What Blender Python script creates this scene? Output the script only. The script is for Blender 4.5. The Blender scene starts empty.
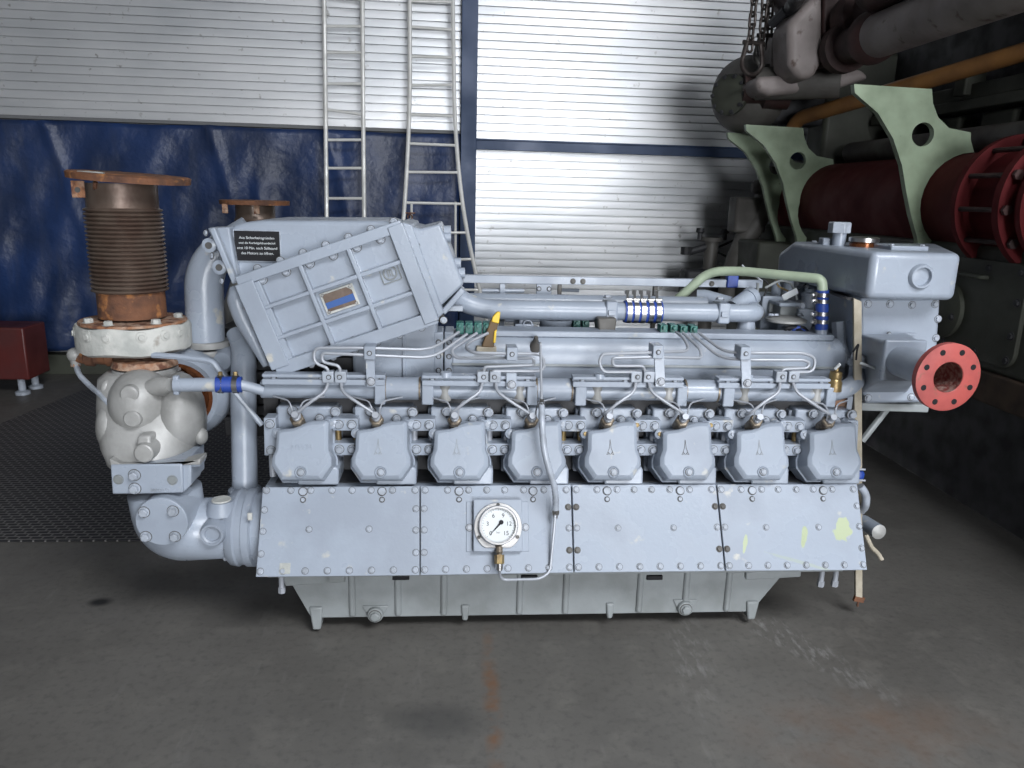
import bpy, bmesh, math, random
from mathutils import Vector, Matrix
random.seed(4)
PI = math.pi
C = bpy.context.scene.collection
V = Vector
# ------------------------------------------------------------------ camera
F = 768.0
CAM = V((0, 0, 1.5))
pit, rol, yaw = math.radians(13.8), math.radians(1.52), math.radians(4.4)
fwd = V((math.sin(yaw)*math.cos(pit), math.cos(yaw)*math.cos(pit), -math.sin(pit)))
r0 = V((math.cos(yaw), -math.sin(yaw), 0)); u0 = r0.cross(fwd)
rgt = r0*math.cos(rol) + u0*math.sin(rol)
upv = u0*math.cos(rol) - r0*math.sin(rol)
def ray(px, py): return fwd*F + rgt*(px-512) - upv*(py-384)
def A(px, py, Y):
    d = ray(px, py); return CAM + d*((Y-CAM.y)/d.y)
def RP(px, py, p, n):
    d = ray(px, py); return CAM + d*((p-CAM).dot(n)/d.dot(n))
def FL(px, py, z=0): return RP(px, py, V((0, 0, z)), V((0, 0, 1)))
WD = V((math.cos(math.radians(2)), math.sin(math.radians(2)), 0)); WN = V((-WD.y, WD.x, 0))
WP = V((0, 6.5, 0))
def W(px, py, off=0): return RP(px, py, WP - WN*off, WN)
def S(px, Y): return px*Y*1.075/F          # a length in the photo at distance Y, in metres
cam = bpy.data.cameras.new('camera'); co = bpy.data.objects.new('camera', cam); C.objects.link(co)
co.matrix_world = Matrix(((rgt.x, upv.x, -fwd.x, CAM.x), (rgt.y, upv.y, -fwd.y, CAM.y), (rgt.z, upv.z, -fwd.z, CAM.z), (0, 0, 0, 1)))
cam.lens = 27; cam.sensor_width = 36; cam.sensor_fit = 'HORIZONTAL'; cam.clip_start = .05
bpy.context.scene.camera = co

# ------------------------------------------------------------------ materials
def mat(name, col, rough=.5, metal=0, col2=None, nscale=6, detail=5, lo=.4, hi=.65, bump=0, bscale=60, rvar=.1, spec=.5,
        col3=None, n3=25, lo3=.62, hi3=.72, stretch=None):
    m = bpy.data.materials.new(name); m.use_nodes = True
    nt = m.node_tree; N = nt.nodes; L = nt.links; b = N['Principled BSDF']
    b.inputs['Roughness'].default_value = rough; b.inputs['Metallic'].default_value = metal
    b.inputs['Specular IOR Level'].default_value = spec
    b.inputs['Base Color'].default_value = (*col, 1)
    g = N.new('ShaderNodeNewGeometry'); vec = g.outputs['Position']
    if stretch:
        mp = N.new('ShaderNodeMapping'); mp.inputs['Scale'].default_value = stretch; L.new(vec, mp.inputs['Vector']); vec = mp.outputs['Vector']
    def noise(sc, lo, hi, d=detail):
        n = N.new('ShaderNodeTexNoise'); n.inputs['Scale'].default_value = sc; n.inputs['Detail'].default_value = d
        L.new(vec, n.inputs['Vector'])
        r = N.new('ShaderNodeMapRange'); r.inputs['From Min'].default_value = lo; r.inputs['From Max'].default_value = hi
        L.new(n.outputs['Fac'], r.inputs['Value']); return r.outputs['Result'], n
    def mix(f, a, bcol):
        x = N.new('ShaderNodeMix'); x.data_type = 'RGBA'; L.new(f, x.inputs['Factor'])
        if isinstance(a, tuple): x.inputs['A'].default_value = (*a, 1)
        else: L.new(a, x.inputs['A'])
        if isinstance(bcol, tuple): x.inputs['B'].default_value = (*bcol, 1)
        else: L.new(bcol, x.inputs['B'])
        return x.outputs['Result']
    out = col
    if col2:
        f, n = noise(nscale, lo, hi); out = mix(f, out, col2)
        rr = N.new('ShaderNodeMapRange'); rr.inputs['To Min'].default_value = max(.05, rough-rvar); rr.inputs['To Max'].default_value = min(1, rough+rvar)
        L.new(f, rr.inputs['Value']); L.new(rr.outputs['Result'], b.inputs['Roughness'])
    if col3:
        f, n = noise(n3, lo3, hi3); out = mix(f, out, col3)
    if not isinstance(out, tuple): L.new(out, b.inputs['Base Color'])
    if bump:
        n = N.new('ShaderNodeTexNoise'); n.inputs['Scale'].default_value = bscale; n.inputs['Detail'].default_value = 4
        L.new(vec, n.inputs['Vector'])
        bp = N.new('ShaderNodeBump'); bp.inputs['Strength'].default_value = bump; bp.inputs['Distance'].default_value = .004
        L.new(n.outputs['Fac'], bp.inputs['Height']); L.new(bp.outputs['Normal'], b.inputs['Normal'])
    m['mix'] = 1
    return m
M = {}
M['paint'] = mat('grey_blue_paint', (.305, .345, .405), .36, 0, (.245, .278, .33), 5, bump=.12, bscale=90, col3=(.45, .44, .40), n3=16, lo3=.66, hi3=.74)
M['paintd'] = mat('grey_green_pan_paint', (.25, .27, .275), .5, 0, (.19, .205, .205), 7, bump=.2, bscale=60)
M['bolt'] = mat('bolt_paint', (.36, .395, .45), .33, 0, (.26, .285, .32), 30)
M['cast'] = mat('aluminium_cast_paint', (.36, .36, .35), .52, .15, (.25, .25, .24), 9, bump=.3, bscale=60, rvar=.1)
M['block'] = mat('dark_casting_and_gap_shade', (.035, .036, .04), .6, 0, (.015, .015, .017), 8)
M['rust'] = mat('rust', (.18, .075, .035), .85, .1, (.09, .045, .03), 14, bump=.8, bscale=70, col3=(.42, .18, .06), n3=22, lo3=.58, hi3=.7)
M['bellow'] = mat('rusty_bellows_steel', (.17, .13, .105), .42, .5, (.10, .065, .05), 10, bump=.2)
M['rustlt'] = mat('flaky_rust', (.26, .12, .06), .9, 0, (.38, .27, .20), 26, bump=.9, bscale=110, col3=(.12, .05, .03), n3=30, lo3=.5, hi3=.62)
M['band'] = mat('insulation_plaster', (.50, .50, .47), .8, 0, (.34, .35, .33), 12, bump=.7, bscale=50, col3=(.30, .28, .25), n3=20, lo3=.64, hi3=.75)
M['blued'] = mat('faded_blue_print', (.03, .09, .28), .5)
M['blue'] = mat('blue_silicone', (.02, .055, .28), .45)
M['chrome'] = mat('bright_steel', (.55, .54, .53), .3, 1)
M['steel'] = mat('tube_steel', (.34, .36, .395), .45, .25)
M['brass'] = mat('brass', (.30, .22, .10), .4, .7, (.17, .12, .06), 40)
M['nutb'] = mat('dull_injector_nut', (.24, .20, .15), .45, .5, (.11, .09, .07), 60)
M['black'] = mat('black_plastic', (.010, .010, .012), .5, spec=.25)
M['white'] = mat('white_dial', (.60, .63, .64), .6, spec=.2)
M['teal'] = mat('dark_green_pump_block', (.02, .12, .10), .4)
M['yellow'] = mat('yellow_plastic', (.75, .5, .04), .45)
M['brown'] = mat('brown_leather', (.12, .075, .035), .7)
M['mint'] = mat('mint_green_paint', (.28, .35, .24), .5, 0, (.18, .23, .15), 5, col3=(.13, .15, .10), n3=30, lo3=.68, hi3=.75, bump=.1)
M['hose'] = mat('pale_green_hose', (.38, .45, .33), .5, 0, (.30, .36, .26), 12)
M['redf'] = mat('red_primer_flange', (.36, .07, .06), .6, 0, (.28, .055, .05), 14, col3=(.20, .07, .05), n3=30, lo3=.6, hi3=.7, bump=.2)
M['bore'] = mat('rusty_bore', (.16, .03, .025), .8, 0, (.30, .20, .17), 70, bump=.9, bscale=150)
M['maroon'] = mat('dark_red_shell_paint', (.10, .010, .012), .75, 0, (.07, .008, .009), 5, spec=.2)
M['dgrey'] = mat('old_grey_iron', (.11, .105, .095), .6, 0, (.06, .055, .05), 5, bump=.3)
M['pgrey'] = mat('pinkish_grey_iron', (.27, .235, .225), .6, 0, (.19, .165, .155), 4, bump=.3, col3=(.10, .07, .06), n3=14)
M['dred'] = mat('brown_red_iron', (.05, .022, .02), .65, 0, (.03, .018, .017), 8, bump=.3)
M['ochre'] = mat('ochre_pipe_paint', (.24, .115, .035), .55, 0, (.16, .075, .025), 6)
M['olive'] = mat('olive_base_paint', (.055, .06, .045), .6, 0, (.04, .042, .032), 4, bump=.2)
M['wood'] = mat('beige_webbing', (.38, .34, .27), .85, 0, (.28, .25, .19), 18, bump=.3, bscale=200)
M['beamw'] = mat('brown_timber', (.05, .03, .018), .8, 0, (.03, .02, .014), 9)
M['steelblue'] = mat('dark_blue_steel_paint', (.025, .06, .15), .5, 0, (.018, .042, .10), 3)
M['alu'] = mat('ladder_aluminium', (.80, .80, .77), .4, .15, (.68, .68, .65), 8)
M['chain'] = mat('chain_steel', (.07, .06, .055), .5, .6, (.03, .022, .02), 20)
M['redm'] = mat('red_machine_paint', (.10, .018, .016), .5, 0, (.07, .014, .013), 4)
M['darkroof'] = mat('dark_roof_sheet', (.10, .11, .12), .7)
M['wallp'] = mat('grey_hall_wall', (.16, .165, .17), .7)
M['mesh'] = mat('dark_rubber_duct', (.03, .03, .032), .6)
M['copper'] = mat('red_copper_varnish', (.20, .07, .025), .3, .6, (.16, .05, .02), 12)

def slat_material():
    m = bpy.data.materials.new('aluminium_slats'); m.use_nodes = True
    nt = m.node_tree; N = nt.nodes; L = nt.links; b = N['Principled BSDF']
    g = N.new('ShaderNodeNewGeometry')
    def ns(sc, scale, d=4):
        mp = N.new('ShaderNodeMapping'); mp.inputs['Scale'].default_value = scale; L.new(g.outputs['Position'], mp.inputs['Vector'])
        n = N.new('ShaderNodeTexNoise'); n.inputs['Scale'].default_value = sc; n.inputs['Detail'].default_value = d; L.new(mp.outputs['Vector'], n.inputs['Vector']); return n.outputs['Fac']
    cr = N.new('ShaderNodeValToRGB'); L.new(ns(1.2, (1, 1, 3)), cr.inputs['Fac'])
    cr.color_ramp.elements[0].position = .3; cr.color_ramp.elements[0].color = (.56, .58, .60, 1)
    cr.color_ramp.elements[1].position = .7; cr.color_ramp.elements[1].color = (.74, .75, .76, 1)
    # grime low down on the sheets, as spots and streaks
    sp = N.new('ShaderNodeMapRange'); sp.inputs['From Min'].default_value = .66; sp.inputs['From Max'].default_value = .74; L.new(ns(16, (1, 1, .9), 7), sp.inputs['Value'])
    mx = N.new('ShaderNodeMix'); mx.data_type = 'RGBA'; L.new(sp.outputs['Result'], mx.inputs['Factor']); L.new(cr.outputs['Color'], mx.inputs['A']); mx.inputs['B'].default_value = (.36, .36, .35, 1)
    L.new(mx.outputs['Result'], b.inputs['Base Color'])
    b.inputs['Metallic'].default_value = .55; b.inputs['Roughness'].default_value = .42
    bp = N.new('ShaderNodeBump'); bp.inputs['Strength'].default_value = .25; bp.inputs['Distance'].default_value = .01; L.new(ns(2.2, (1, 1, 5)), bp.inputs['Height']); L.new(bp.outputs['Normal'], b.inputs['Normal'])
    return m
M['slat'] = slat_material()

def tarp_material():
    m = bpy.data.materials.new('blue_tarpaulin'); m.use_nodes = True
    nt = m.node_tree; N = nt.nodes; L = nt.links; b = N['Principled BSDF']
    g = N.new('ShaderNodeNewGeometry')
    n = N.new('ShaderNodeTexNoise'); n.inputs['Scale'].default_value = 2.5; n.inputs['Detail'].default_value = 7; L.new(g.outputs['Position'], n.inputs['Vector'])
    cr = N.new('ShaderNodeValToRGB'); L.new(n.outputs['Fac'], cr.inputs['Fac'])
    cr.color_ramp.elements[0].position = .35; cr.color_ramp.elements[0].color = (.012, .026, .075, 1)
    cr.color_ramp.elements[1].position = .7; cr.color_ramp.elements[1].color = (.020, .048, .15, 1)
    # dusty streaks
    mp = N.new('ShaderNodeMapping'); mp.inputs['Scale'].default_value = (5, 1, 1.1); mp.inputs['Rotation'].default_value = (0, -.45, 0); L.new(g.outputs['Position'], mp.inputs['Vector'])
    n2 = N.new('ShaderNodeTexNoise'); n2.inputs['Scale'].default_value = 2; n2.inputs['Detail'].default_value = 6; L.new(mp.outputs['Vector'], n2.inputs['Vector'])
    r = N.new('ShaderNodeMapRange'); r.inputs['From Min'].default_value = .5; r.inputs['From Max'].default_value = .8; L.new(n2.outputs['Fac'], r.inputs['Value'])
    x = N.new('ShaderNodeMix'); x.data_type = 'RGBA'; L.new(r.outputs['Result'], x.inputs['Factor']); L.new(cr.outputs['Color'], x.inputs['A']); x.inputs['B'].default_value = (.036, .05, .095, 1)
    L.new(x.outputs['Result'], b.inputs['Base Color']); b.inputs['Roughness'].default_value = .42
    bp = N.new('ShaderNodeBump'); bp.inputs['Strength'].default_value = .9; bp.inputs['Distance'].default_value = .05; L.new(n.outputs['Fac'], bp.inputs['Height']); L.new(bp.outputs['Normal'], b.inputs['Normal'])
    return m
M['tarp'] = tarp_material()

def floor_material():
    m = bpy.data.materials.new('stained_concrete'); m.use_nodes = True
    nt = m.node_tree; N = nt.nodes; L = nt.links; b = N['Principled BSDF']
    g = N.new('ShaderNodeNewGeometry'); pos = g.outputs['Position']
    def noise(sc, d=8, scale=(1, 1, 1), rot=0, rough=.6, dist=0):
        mp = N.new('ShaderNodeMapping'); mp.inputs['Scale'].default_value = scale; mp.inputs['Rotation'].default_value = (0, 0, rot); L.new(pos, mp.inputs['Vector'])
        n = N.new('ShaderNodeTexNoise'); n.inputs['Scale'].default_value = sc; n.inputs['Detail'].default_value = d; n.inputs['Roughness'].default_value = rough; n.inputs['Distortion'].default_value = dist
        L.new(mp.outputs['Vector'], n.inputs['Vector']); return n.outputs['Fac']
    def rng(v, a, c, t0=0, t1=1):
        r = N.new('ShaderNodeMapRange'); r.inputs['From Min'].default_value = a; r.inputs['From Max'].default_value = c
        r.inputs['To Min'].default_value = t0; r.inputs['To Max'].default_value = t1; L.new(v, r.inputs['Value']); return r.outputs['Result']
    def mul(a, c):
        x = N.new('ShaderNodeMath'); x.operation = 'MULTIPLY'
        L.new(a, x.inputs[0])
        if isinstance(c, (int, float)): x.inputs[1].default_value = c
        else: L.new(c, x.inputs[1])
        return x.outputs[0]
    def mix(f, a, c):
        x = N.new('ShaderNodeMix'); x.data_type = 'RGBA'; L.new(f, x.inputs['Factor'])
        for k, q in (('A', a), ('B', c)):
            if isinstance(q, tuple): x.inputs[k].default_value = (*q, 1)
            else: L.new(q, x.inputs[k])
        return x.outputs['Result']
    def spot(cx, cy, rx, ry, ang=0):     # soft ellipse mask at a floor position
        mp = N.new('ShaderNodeMapping'); mp.vector_type = 'TEXTURE'
        mp.inputs['Location'].default_value = (cx, cy, 0); mp.inputs['Rotation'].default_value = (0, 0, ang); mp.inputs['Scale'].default_value = (rx, ry, 50)
        L.new(pos, mp.inputs['Vector'])
        ln = N.new('ShaderNodeVectorMath'); ln.operation = 'LENGTH'; L.new(mp.outputs['Vector'], ln.inputs[0])
        return rng(ln.outputs['Value'], 1.0, .35)
    c = mix(rng(noise(1.6), .35, .65), (.098, .093, .085), (.132, .126, .115))
    c = mix(rng(noise(7), .52, .72), c, (.14, .133, .12))
    c = mix(rng(noise(40), .5, .8, 0, .6), c, (.05, .048, .046))
    c = mix(mul(rng(noise(3, 9, (5, .8, 1), .6), .62, .74), .35), c, (.20, .195, .185))      # scuffs
    c = mix(mul(rng(noise(4, 9, (.5, 6, 1), .2), .66, .76), .35), c, (.19, .185, .175))
    pr = FL(492, 700); c = mix(mul(spot(pr.x, pr.y, .035, .45), rng(noise(9), .4, .6)), c, (.15, .085, .05))   # rust run
    pr = FL(690, 655); c = mix(mul(spot(pr.x, pr.y, .10, .42, -.2), mul(rng(noise(14, 9, (3, 1, 1)), .5, .75), .5)), c, (.30, .30, .29))
    pr = FL(790, 640); c = mix(mul(spot(pr.x, pr.y, .10, .5, .5), mul(rng(noise(17, 9, (3, 1, 1)), .5, .75), .7)), c, (.33, .33, .32))
    pr = FL(100, 602); c = mix(mul(spot(pr.x, pr.y, .055, .04), rng(noise(9), .2, .3)), c, (.015, .015, .015))
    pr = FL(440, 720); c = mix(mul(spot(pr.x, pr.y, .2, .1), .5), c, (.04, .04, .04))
    pr = FL(880, 740); c = mix(mul(spot(pr.x, pr.y, .5, .3), mul(rng(noise(5), .4, .65), .6)), c, (.13, .085, .06))
    L.new(c, b.inputs['Base Color'])
    L.new(rng(noise(3), .3, .7, .42, .75), b.inputs['Roughness'])
    bp = N.new('ShaderNodeBump'); bp.inputs['Strength'].default_value = .35; bp.inputs['Distance'].default_value = .004; L.new(noise(30), bp.inputs['Height']); L.new(bp.outputs['Normal'], b.inputs['Normal'])
    return m
M['floor'] = floor_material()

def grate_material():
    m = bpy.data.materials.new('perforated_floor_plate'); m.use_nodes = True
    nt = m.node_tree; N = nt.nodes; L = nt.links; b = N['Principled BSDF']
    g = N.new('ShaderNodeNewGeometry')
    br = N.new('ShaderNodeTexBrick'); br.inputs['Scale'].default_value = 1; br.inputs['Brick Width'].default_value = .05; br.inputs['Row Height'].default_value = .028
    br.inputs['Mortar Size'].default_value = .005; br.inputs['Mortar Smooth'].default_value = .3
    br.inputs['Color1'].default_value = (.012, .012, .013, 1); br.inputs['Color2'].default_value = (.018, .018, .02, 1); br.inputs['Mortar'].default_value = (.15, .145, .14, 1)
    L.new(g.outputs['Position'], br.inputs['Vector']); L.new(br.outputs['Color'], b.inputs['Base Color'])
    bp = N.new('ShaderNodeBump'); bp.inputs['Strength'].default_value = .8; bp.inputs['Distance'].default_value = .01; L.new(br.outputs['Fac'], bp.inputs['Height']); L.new(bp.outputs['Normal'], b.inputs['Normal'])
    b.inputs['Roughness'].default_value = .6
    return m
M['grate'] = grate_material()

def chipped_panel_material():
    m = M['paint'].copy(); m.name = 'chipped_panel_paint'
    nt = m.node_tree; N = nt.nodes; L = nt.links; b = N['Principled BSDF']
    prev = b.inputs['Base Color'].links[0].from_socket
    g = N.new('ShaderNodeNewGeometry')
    n = N.new('ShaderNodeTexNoise'); n.inputs['Scale'].default_value = 45; n.inputs['Detail'].default_value = 5; L.new(g.outputs['Position'], n.inputs['Vector'])
    for (px, py, rx, rz) in ((843, 529, .038, .046), (804, 537, .013, .042), (745, 543, .009, .036), (800, 562, .15, .006)):
        q = RP(px, py, PB, PN)
        mp = N.new('ShaderNodeMapping'); mp.vector_type = 'TEXTURE'; mp.inputs['Location'].default_value = (q.x, 0, q.z)
        mp.inputs['Rotation'].default_value = (0, .25, 0); mp.inputs['Scale'].default_value = (rx, 50, rz); L.new(g.outputs['Position'], mp.inputs['Vector'])
        ln = N.new('ShaderNodeVectorMath'); ln.operation = 'LENGTH'; L.new(mp.outputs['Vector'], ln.inputs[0])
        ad = N.new('ShaderNodeMath'); ad.operation = 'ADD'; L.new(ln.outputs['Value'], ad.inputs[0]); L.new(n.outputs['Fac'], ad.inputs[1])
        r = N.new('ShaderNodeMapRange'); r.inputs['From Min'].default_value = 1.32; r.inputs['From Max'].default_value = 1.24; L.new(ad.outputs[0], r.inputs['Value'])
        if rx > .1: r.inputs['To Max'].default_value = .35
        x = N.new('ShaderNodeMix'); x.data_type = 'RGBA'; L.new(r.outputs['Result'], x.inputs['Factor']); L.new(prev, x.inputs['A'])
        x.inputs['B'].default_value = (.36, .41, .26, 1); prev = x.outputs['Result']
    L.new(prev, b.inputs['Base Color'])
    return m

# ------------------------------------------------------------------ mesh kit
def basis(z, hint=None):
    z = z.normalized(); h = hint or (V((0, 0, 1)) if abs(z.z) < .9 else V((1, 0, 0)))
    x = h.cross(z).normalized(); y = z.cross(x); return x, y, z
def rot_to(z, hint=None):
    x, y, z = basis(z, hint); return Matrix(((x.x, y.x, z.x), (x.y, y.y, z.y), (x.z, y.z, z.z)))
def box(bm, a, b):
    x0, x1 = sorted((a[0], b[0])); y0, y1 = sorted((a[1], b[1])); z0, z1 = sorted((a[2], b[2]))
    v = [bm.verts.new(p) for p in ((x0, y0, z0), (x1, y0, z0), (x1, y1, z0), (x0, y1, z0), (x0, y0, z1), (x1, y0, z1), (x1, y1, z1), (x0, y1, z1))]
    for f in ((0, 3, 2, 1), (4, 5, 6, 7), (0, 1, 5, 4), (1, 2, 6, 5), (2, 3, 7, 6), (3, 0, 4, 7)): bm.faces.new([v[i] for i in f])
def prism(bm, pts, d, scale=1.0, c=None):
    """pts: loop of 3D points; d: extrusion vector; scale: far end scale about its centre"""
    n = len(pts); c = c or sum(pts, V())/n
    a = [bm.verts.new(p) for p in pts]; b = [bm.verts.new(c + (p-c)*scale + d) for p in pts]
    bm.faces.new(a); bm.faces.new(list(reversed(b)))
    for i in range(n): bm.faces.new((a[i], b[i], b[(i+1) % n], a[(i+1) % n]))
def bar(bm, p, q, w, h, hint=None):
    d = q-p; x, y, z = basis(d, hint)
    prism(bm, [p+x*(sx*w/2)+y*(sy*h/2) for sx, sy in ((-1, -1), (1, -1), (1, 1), (-1, 1))], d)
def loft(bm, rings, cap=True, close=True):
    R = [[bm.verts.new(p) for p in r] for r in rings]; n = len(R[0])
    for a, b in zip(R, R[1:]):
        for i in range(n if close else n-1): bm.faces.new((a[i], a[(i+1) % n], b[(i+1) % n], b[i]))
    if cap: bm.faces.new(list(reversed(R[0]))); bm.faces.new(R[-1])
def lathe(bm, o, axis, prof, n=24, cap=True):
    """prof: list of (t along axis, radius)"""
    x, y, z = basis(axis)
    loft(bm, [[o + z*t + (x*math.cos(2*PI*i/n) + y*math.sin(2*PI*i/n))*max(r, .0004) for i in range(n)] for t, r in prof], cap)
def cyl(bm, a, b, r, r2=None, n=20): lathe(bm, a, b-a, [(0, r), ((b-a).length, r2 if r2 is not None else r)], n)
def fillet(pts, rad, k=6):
    out = [pts[0]]
    for a, b, c in zip(pts, pts[1:], pts[2:]):
        u = (a-b); w = (c-b); l = min(rad, u.length*.48, w.length*.48); u.normalize(); w.normalize()
        p, q = b+u*l, b+w*l
        for i in range(k+1):
            t = i/k; out.append(p*(1-t)**2 + b*2*t*(1-t) + q*t*t)
    out.append(pts[-1]); return out
def tube(bm, pts, r, rad=.03, n=10, k=6, radii=None):
    P = fillet(pts, rad, k) if rad else pts
    P = [p for i, p in enumerate(P) if i == 0 or (p-P[i-1]).length > 1e-5]
    x = None; rings = []
    for i, p in enumerate(P):
        t = (P[min(i+1, len(P)-1)]-P[max(i-1, 0)]).normalized()
        if x is None: x = basis(t)[0]
        x = (x - t*x.dot(t)).normalized(); y = t.cross(x)
        rr = radii(i/(len(P)-1)) if radii else r
        rings.append([p + (x*math.cos(2*PI*j/n) + y*math.sin(2*PI*j/n))*rr for j in range(n)])
    loft(bm, rings)
def ring(bm, o, axis, R, r, n=28, m=8, a0=0, a1=2*PI):
    x, y, z = basis(axis); rings = []; full = abs(a1-a0-2*PI) < 1e-4
    for i in range(n if full else n+1):
        a = a0+(a1-a0)*i/n; d = x*math.cos(a)+y*math.sin(a)
        rings.append([bm.verts.new(o + d*(R+r*math.cos(2*PI*j/m)) + z*(r*math.sin(2*PI*j/m))) for j in range(m)])
    for i in range(len(rings) if full else len(rings)-1):
        a, b = rings[i], rings[(i+1) % len(rings)]
        for j in range(m): bm.faces.new((a[j], b[j], b[(j+1) % m], a[(j+1) % m]))
    if not full: bm.faces.new(list(reversed(rings[0]))); bm.faces.new(rings[-1])
def ball(bm, o, rx, ry=None, rz=None, n=20):
    ry = ry or rx; rz = rz or rx
    mt = Matrix.Translation(o) @ Matrix.Diagonal((rx, ry, rz, 1))
    bmesh.ops.create_uvsphere(bm, u_segments=n, v_segments=n//2+2, radius=1, matrix=mt)
ORG = {}
M['grime_shade'] = mat('grimy_shaded_joint', (.07, .068, .065), .7)  # dark rings round bolts and plugs: joint dirt with contact shadow painted in
def finish(name, bm, m, origin, bev=0, smooth=True, seg=2, ang=35):
    bmesh.ops.recalc_face_normals(bm, faces=bm.faces)
    for v in bm.verts: v.co -= origin
    me = bpy.data.meshes.new(name); bm.to_mesh(me); bm.free()
    me.materials.append(M[m] if isinstance(m, str) else m)
    if smooth:
        for p in me.polygons: p.use_smooth = True
        me.set_sharp_from_angle(angle=math.radians(ang))
    return me
def obj(name, bm, m, parent=None, bev=0, seg=2, smooth=True, label=None, origin=None, ang=35):
    vs = [v.co for v in bm.verts]
    lo = V((min(v.x for v in vs), min(v.y for v in vs), min(v.z for v in vs))); hi = V((max(v.x for v in vs), max(v.y for v in vs), max(v.z for v in vs)))
    c = origin or V(((lo.x+hi.x)/2, (lo.y+hi.y)/2, lo.z if parent is None else (lo.z+hi.z)/2))
    me = finish(name, bm, m, c, smooth=smooth, ang=ang)
    o = bpy.data.objects.new(name, me); C.objects.link(o)
    ORG[o.name] = c
    if parent: o.parent = parent; o.location = c - ORG[parent.name]
    else: o.location = c
    if bev:
        md = o.modifiers.new('bevel', 'BEVEL'); md.width = bev; md.segments = seg; md.limit_method = 'ANGLE'; md.angle_limit = math.radians(40); md.use_clamp_overlap = True
    if label: o['label'] = label
    return o
def empty(name, loc, label, cat, group=None):
    o = bpy.data.objects.new(name, None); C.objects.link(o); o.location = loc; o.empty_display_size = .1; ORG[o.name] = V(loc)
    tag(o, label, cat, group); return o
def tag(o, label, cat, group=None, kind=None):
    o['label'] = label; o['category'] = cat
    if group: o['group'] = group
    if kind: o['kind'] = kind
    return o
def struct(name, bm, m, bev=0, smooth=False):
    o = obj(name, bm, m, None, bev, smooth=smooth); o['kind'] = 'structure'; return o
def B(): return bmesh.new()
BC = {}
def place(name, me, pos, normal, parent, hint=None, spin=0):
    o = bpy.data.objects.new(name, me); C.objects.link(o); o.parent = parent; ORG[o.name] = pos
    mt = rot_to(normal, hint).to_4x4() @ Matrix.Rotation(spin, 4, 'Z'); mt.translation = pos - ORG[parent.name]; o.matrix_local = mt
    return o
def bolt(pos, normal, r, parent, name='bolt', m='bolt', h=None, washer=True, spin=None):
    """hexagon head on a washer"""
    h = h or r*.75; k = (round(r, 4), round(h, 4), m, washer)
    if k not in BC:
        bm = B()
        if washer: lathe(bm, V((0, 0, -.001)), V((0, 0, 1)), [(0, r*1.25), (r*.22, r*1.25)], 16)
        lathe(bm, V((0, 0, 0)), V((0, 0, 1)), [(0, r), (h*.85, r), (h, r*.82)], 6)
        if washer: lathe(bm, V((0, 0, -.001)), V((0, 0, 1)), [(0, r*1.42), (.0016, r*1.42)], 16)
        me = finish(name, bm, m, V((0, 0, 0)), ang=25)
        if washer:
            me.materials.append(M['grime_shade'])
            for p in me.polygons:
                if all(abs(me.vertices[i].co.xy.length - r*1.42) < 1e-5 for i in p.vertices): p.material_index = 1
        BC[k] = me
    return place(name, BC[k], pos, normal, parent, spin=random.random()*1.0 if spin is None else spin)
def disc(pos, normal, r, h, parent, name, m='paint'):
    k = ('d', round(r, 4), round(h, 4), m)
    if k not in BC:
        bm = B(); lathe(bm, V(), V((0, 0, 1)), [(-.001, r), (h*.8, r), (h, r*.9)], 20); lathe(bm, V(), Z, [(0, r*1.22), (.0014, r*1.22)], 20); me = finish(name, bm, m, V()); me.materials.append(M['grime_shade'])
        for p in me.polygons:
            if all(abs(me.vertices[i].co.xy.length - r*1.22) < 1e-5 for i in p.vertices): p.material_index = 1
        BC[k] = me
    return place(name, BC[k], pos, normal, parent)
def text(s, size, pos, xd, yd, parent, m, name, depth=.0006, label=None):
    cu = bpy.data.curves.new(name, 'FONT'); cu.body = s; cu.size = size; cu.align_x = 'CENTER'; cu.align_y = 'CENTER'; cu.extrude = depth
    t = bpy.data.objects.new(name+'_tmp', cu); C.objects.link(t)
    dg = bpy.context.evaluated_depsgraph_get(); me = bpy.data.meshes.new_from_object(t.evaluated_get(dg)); bpy.data.objects.remove(t)
    me.materials.clear(); me.materials.append(M[m])
    o = bpy.data.objects.new(name, me); C.objects.link(o); o.parent = parent; ORG[o.name] = pos
    xd = xd.normalized(); zd = xd.cross(yd).normalized(); yd = zd.cross(xd)
    mt = Matrix(((xd.x, yd.x, zd.x, 0), (xd.y, yd.y, zd.y, 0), (xd.z, yd.z, zd.z, 0), (0, 0, 0, 1))); mt.translation = pos - ORG[parent.name]
    o.matrix_local = mt
    if label: o['label'] = label
    return o
X, Yv, Z = V((1, 0, 0)), V((0, 1, 0)), V((0, 0, 1)); FR = V((0, -1, 0))

# ================================================================== THE HALL
FY = -8.0
bm = B(); box(bm, (-7, FY, -.1), (7.5, 9, 0)); struct('floor', bm, 'floor')
def slats(x0, x1, z0, z1, off=0, pitch=.0618):
    bm = B(); n = int(round((z1-z0)/pitch)); prof = []
    for i in range(n):
        a = z0+i*pitch
        prof += [(0.0, a+.002), (.0025, a+.005), (.0035, a+pitch*.5), (.0025, a+pitch-.006), (0.0, a+pitch-.005), (-.018, a+pitch-.0048), (-.018, a+pitch+.0018)]
    a = WP + WD*x0 - WN*off; b = WP + WD*x1 - WN*off
    va = [bm.verts.new(V((a.x, a.y, 0)) - WN*o + Z*z) for o, z in prof]; vb = [bm.verts.new(V((b.x, b.y, 0)) - WN*o + Z*z) for o, z in prof]
    for i in range(len(prof)-1): bm.faces.new((va[i], vb[i], vb[i+1], va[i+1]))
    k = WN*.02; c = [bm.verts.new(V((p.x, p.y, 0))+k+Z*z) for p, z in ((a, z0), (b, z0), (b, z1), (a, z1))]; bm.faces.new(c)
    return bm
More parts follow.
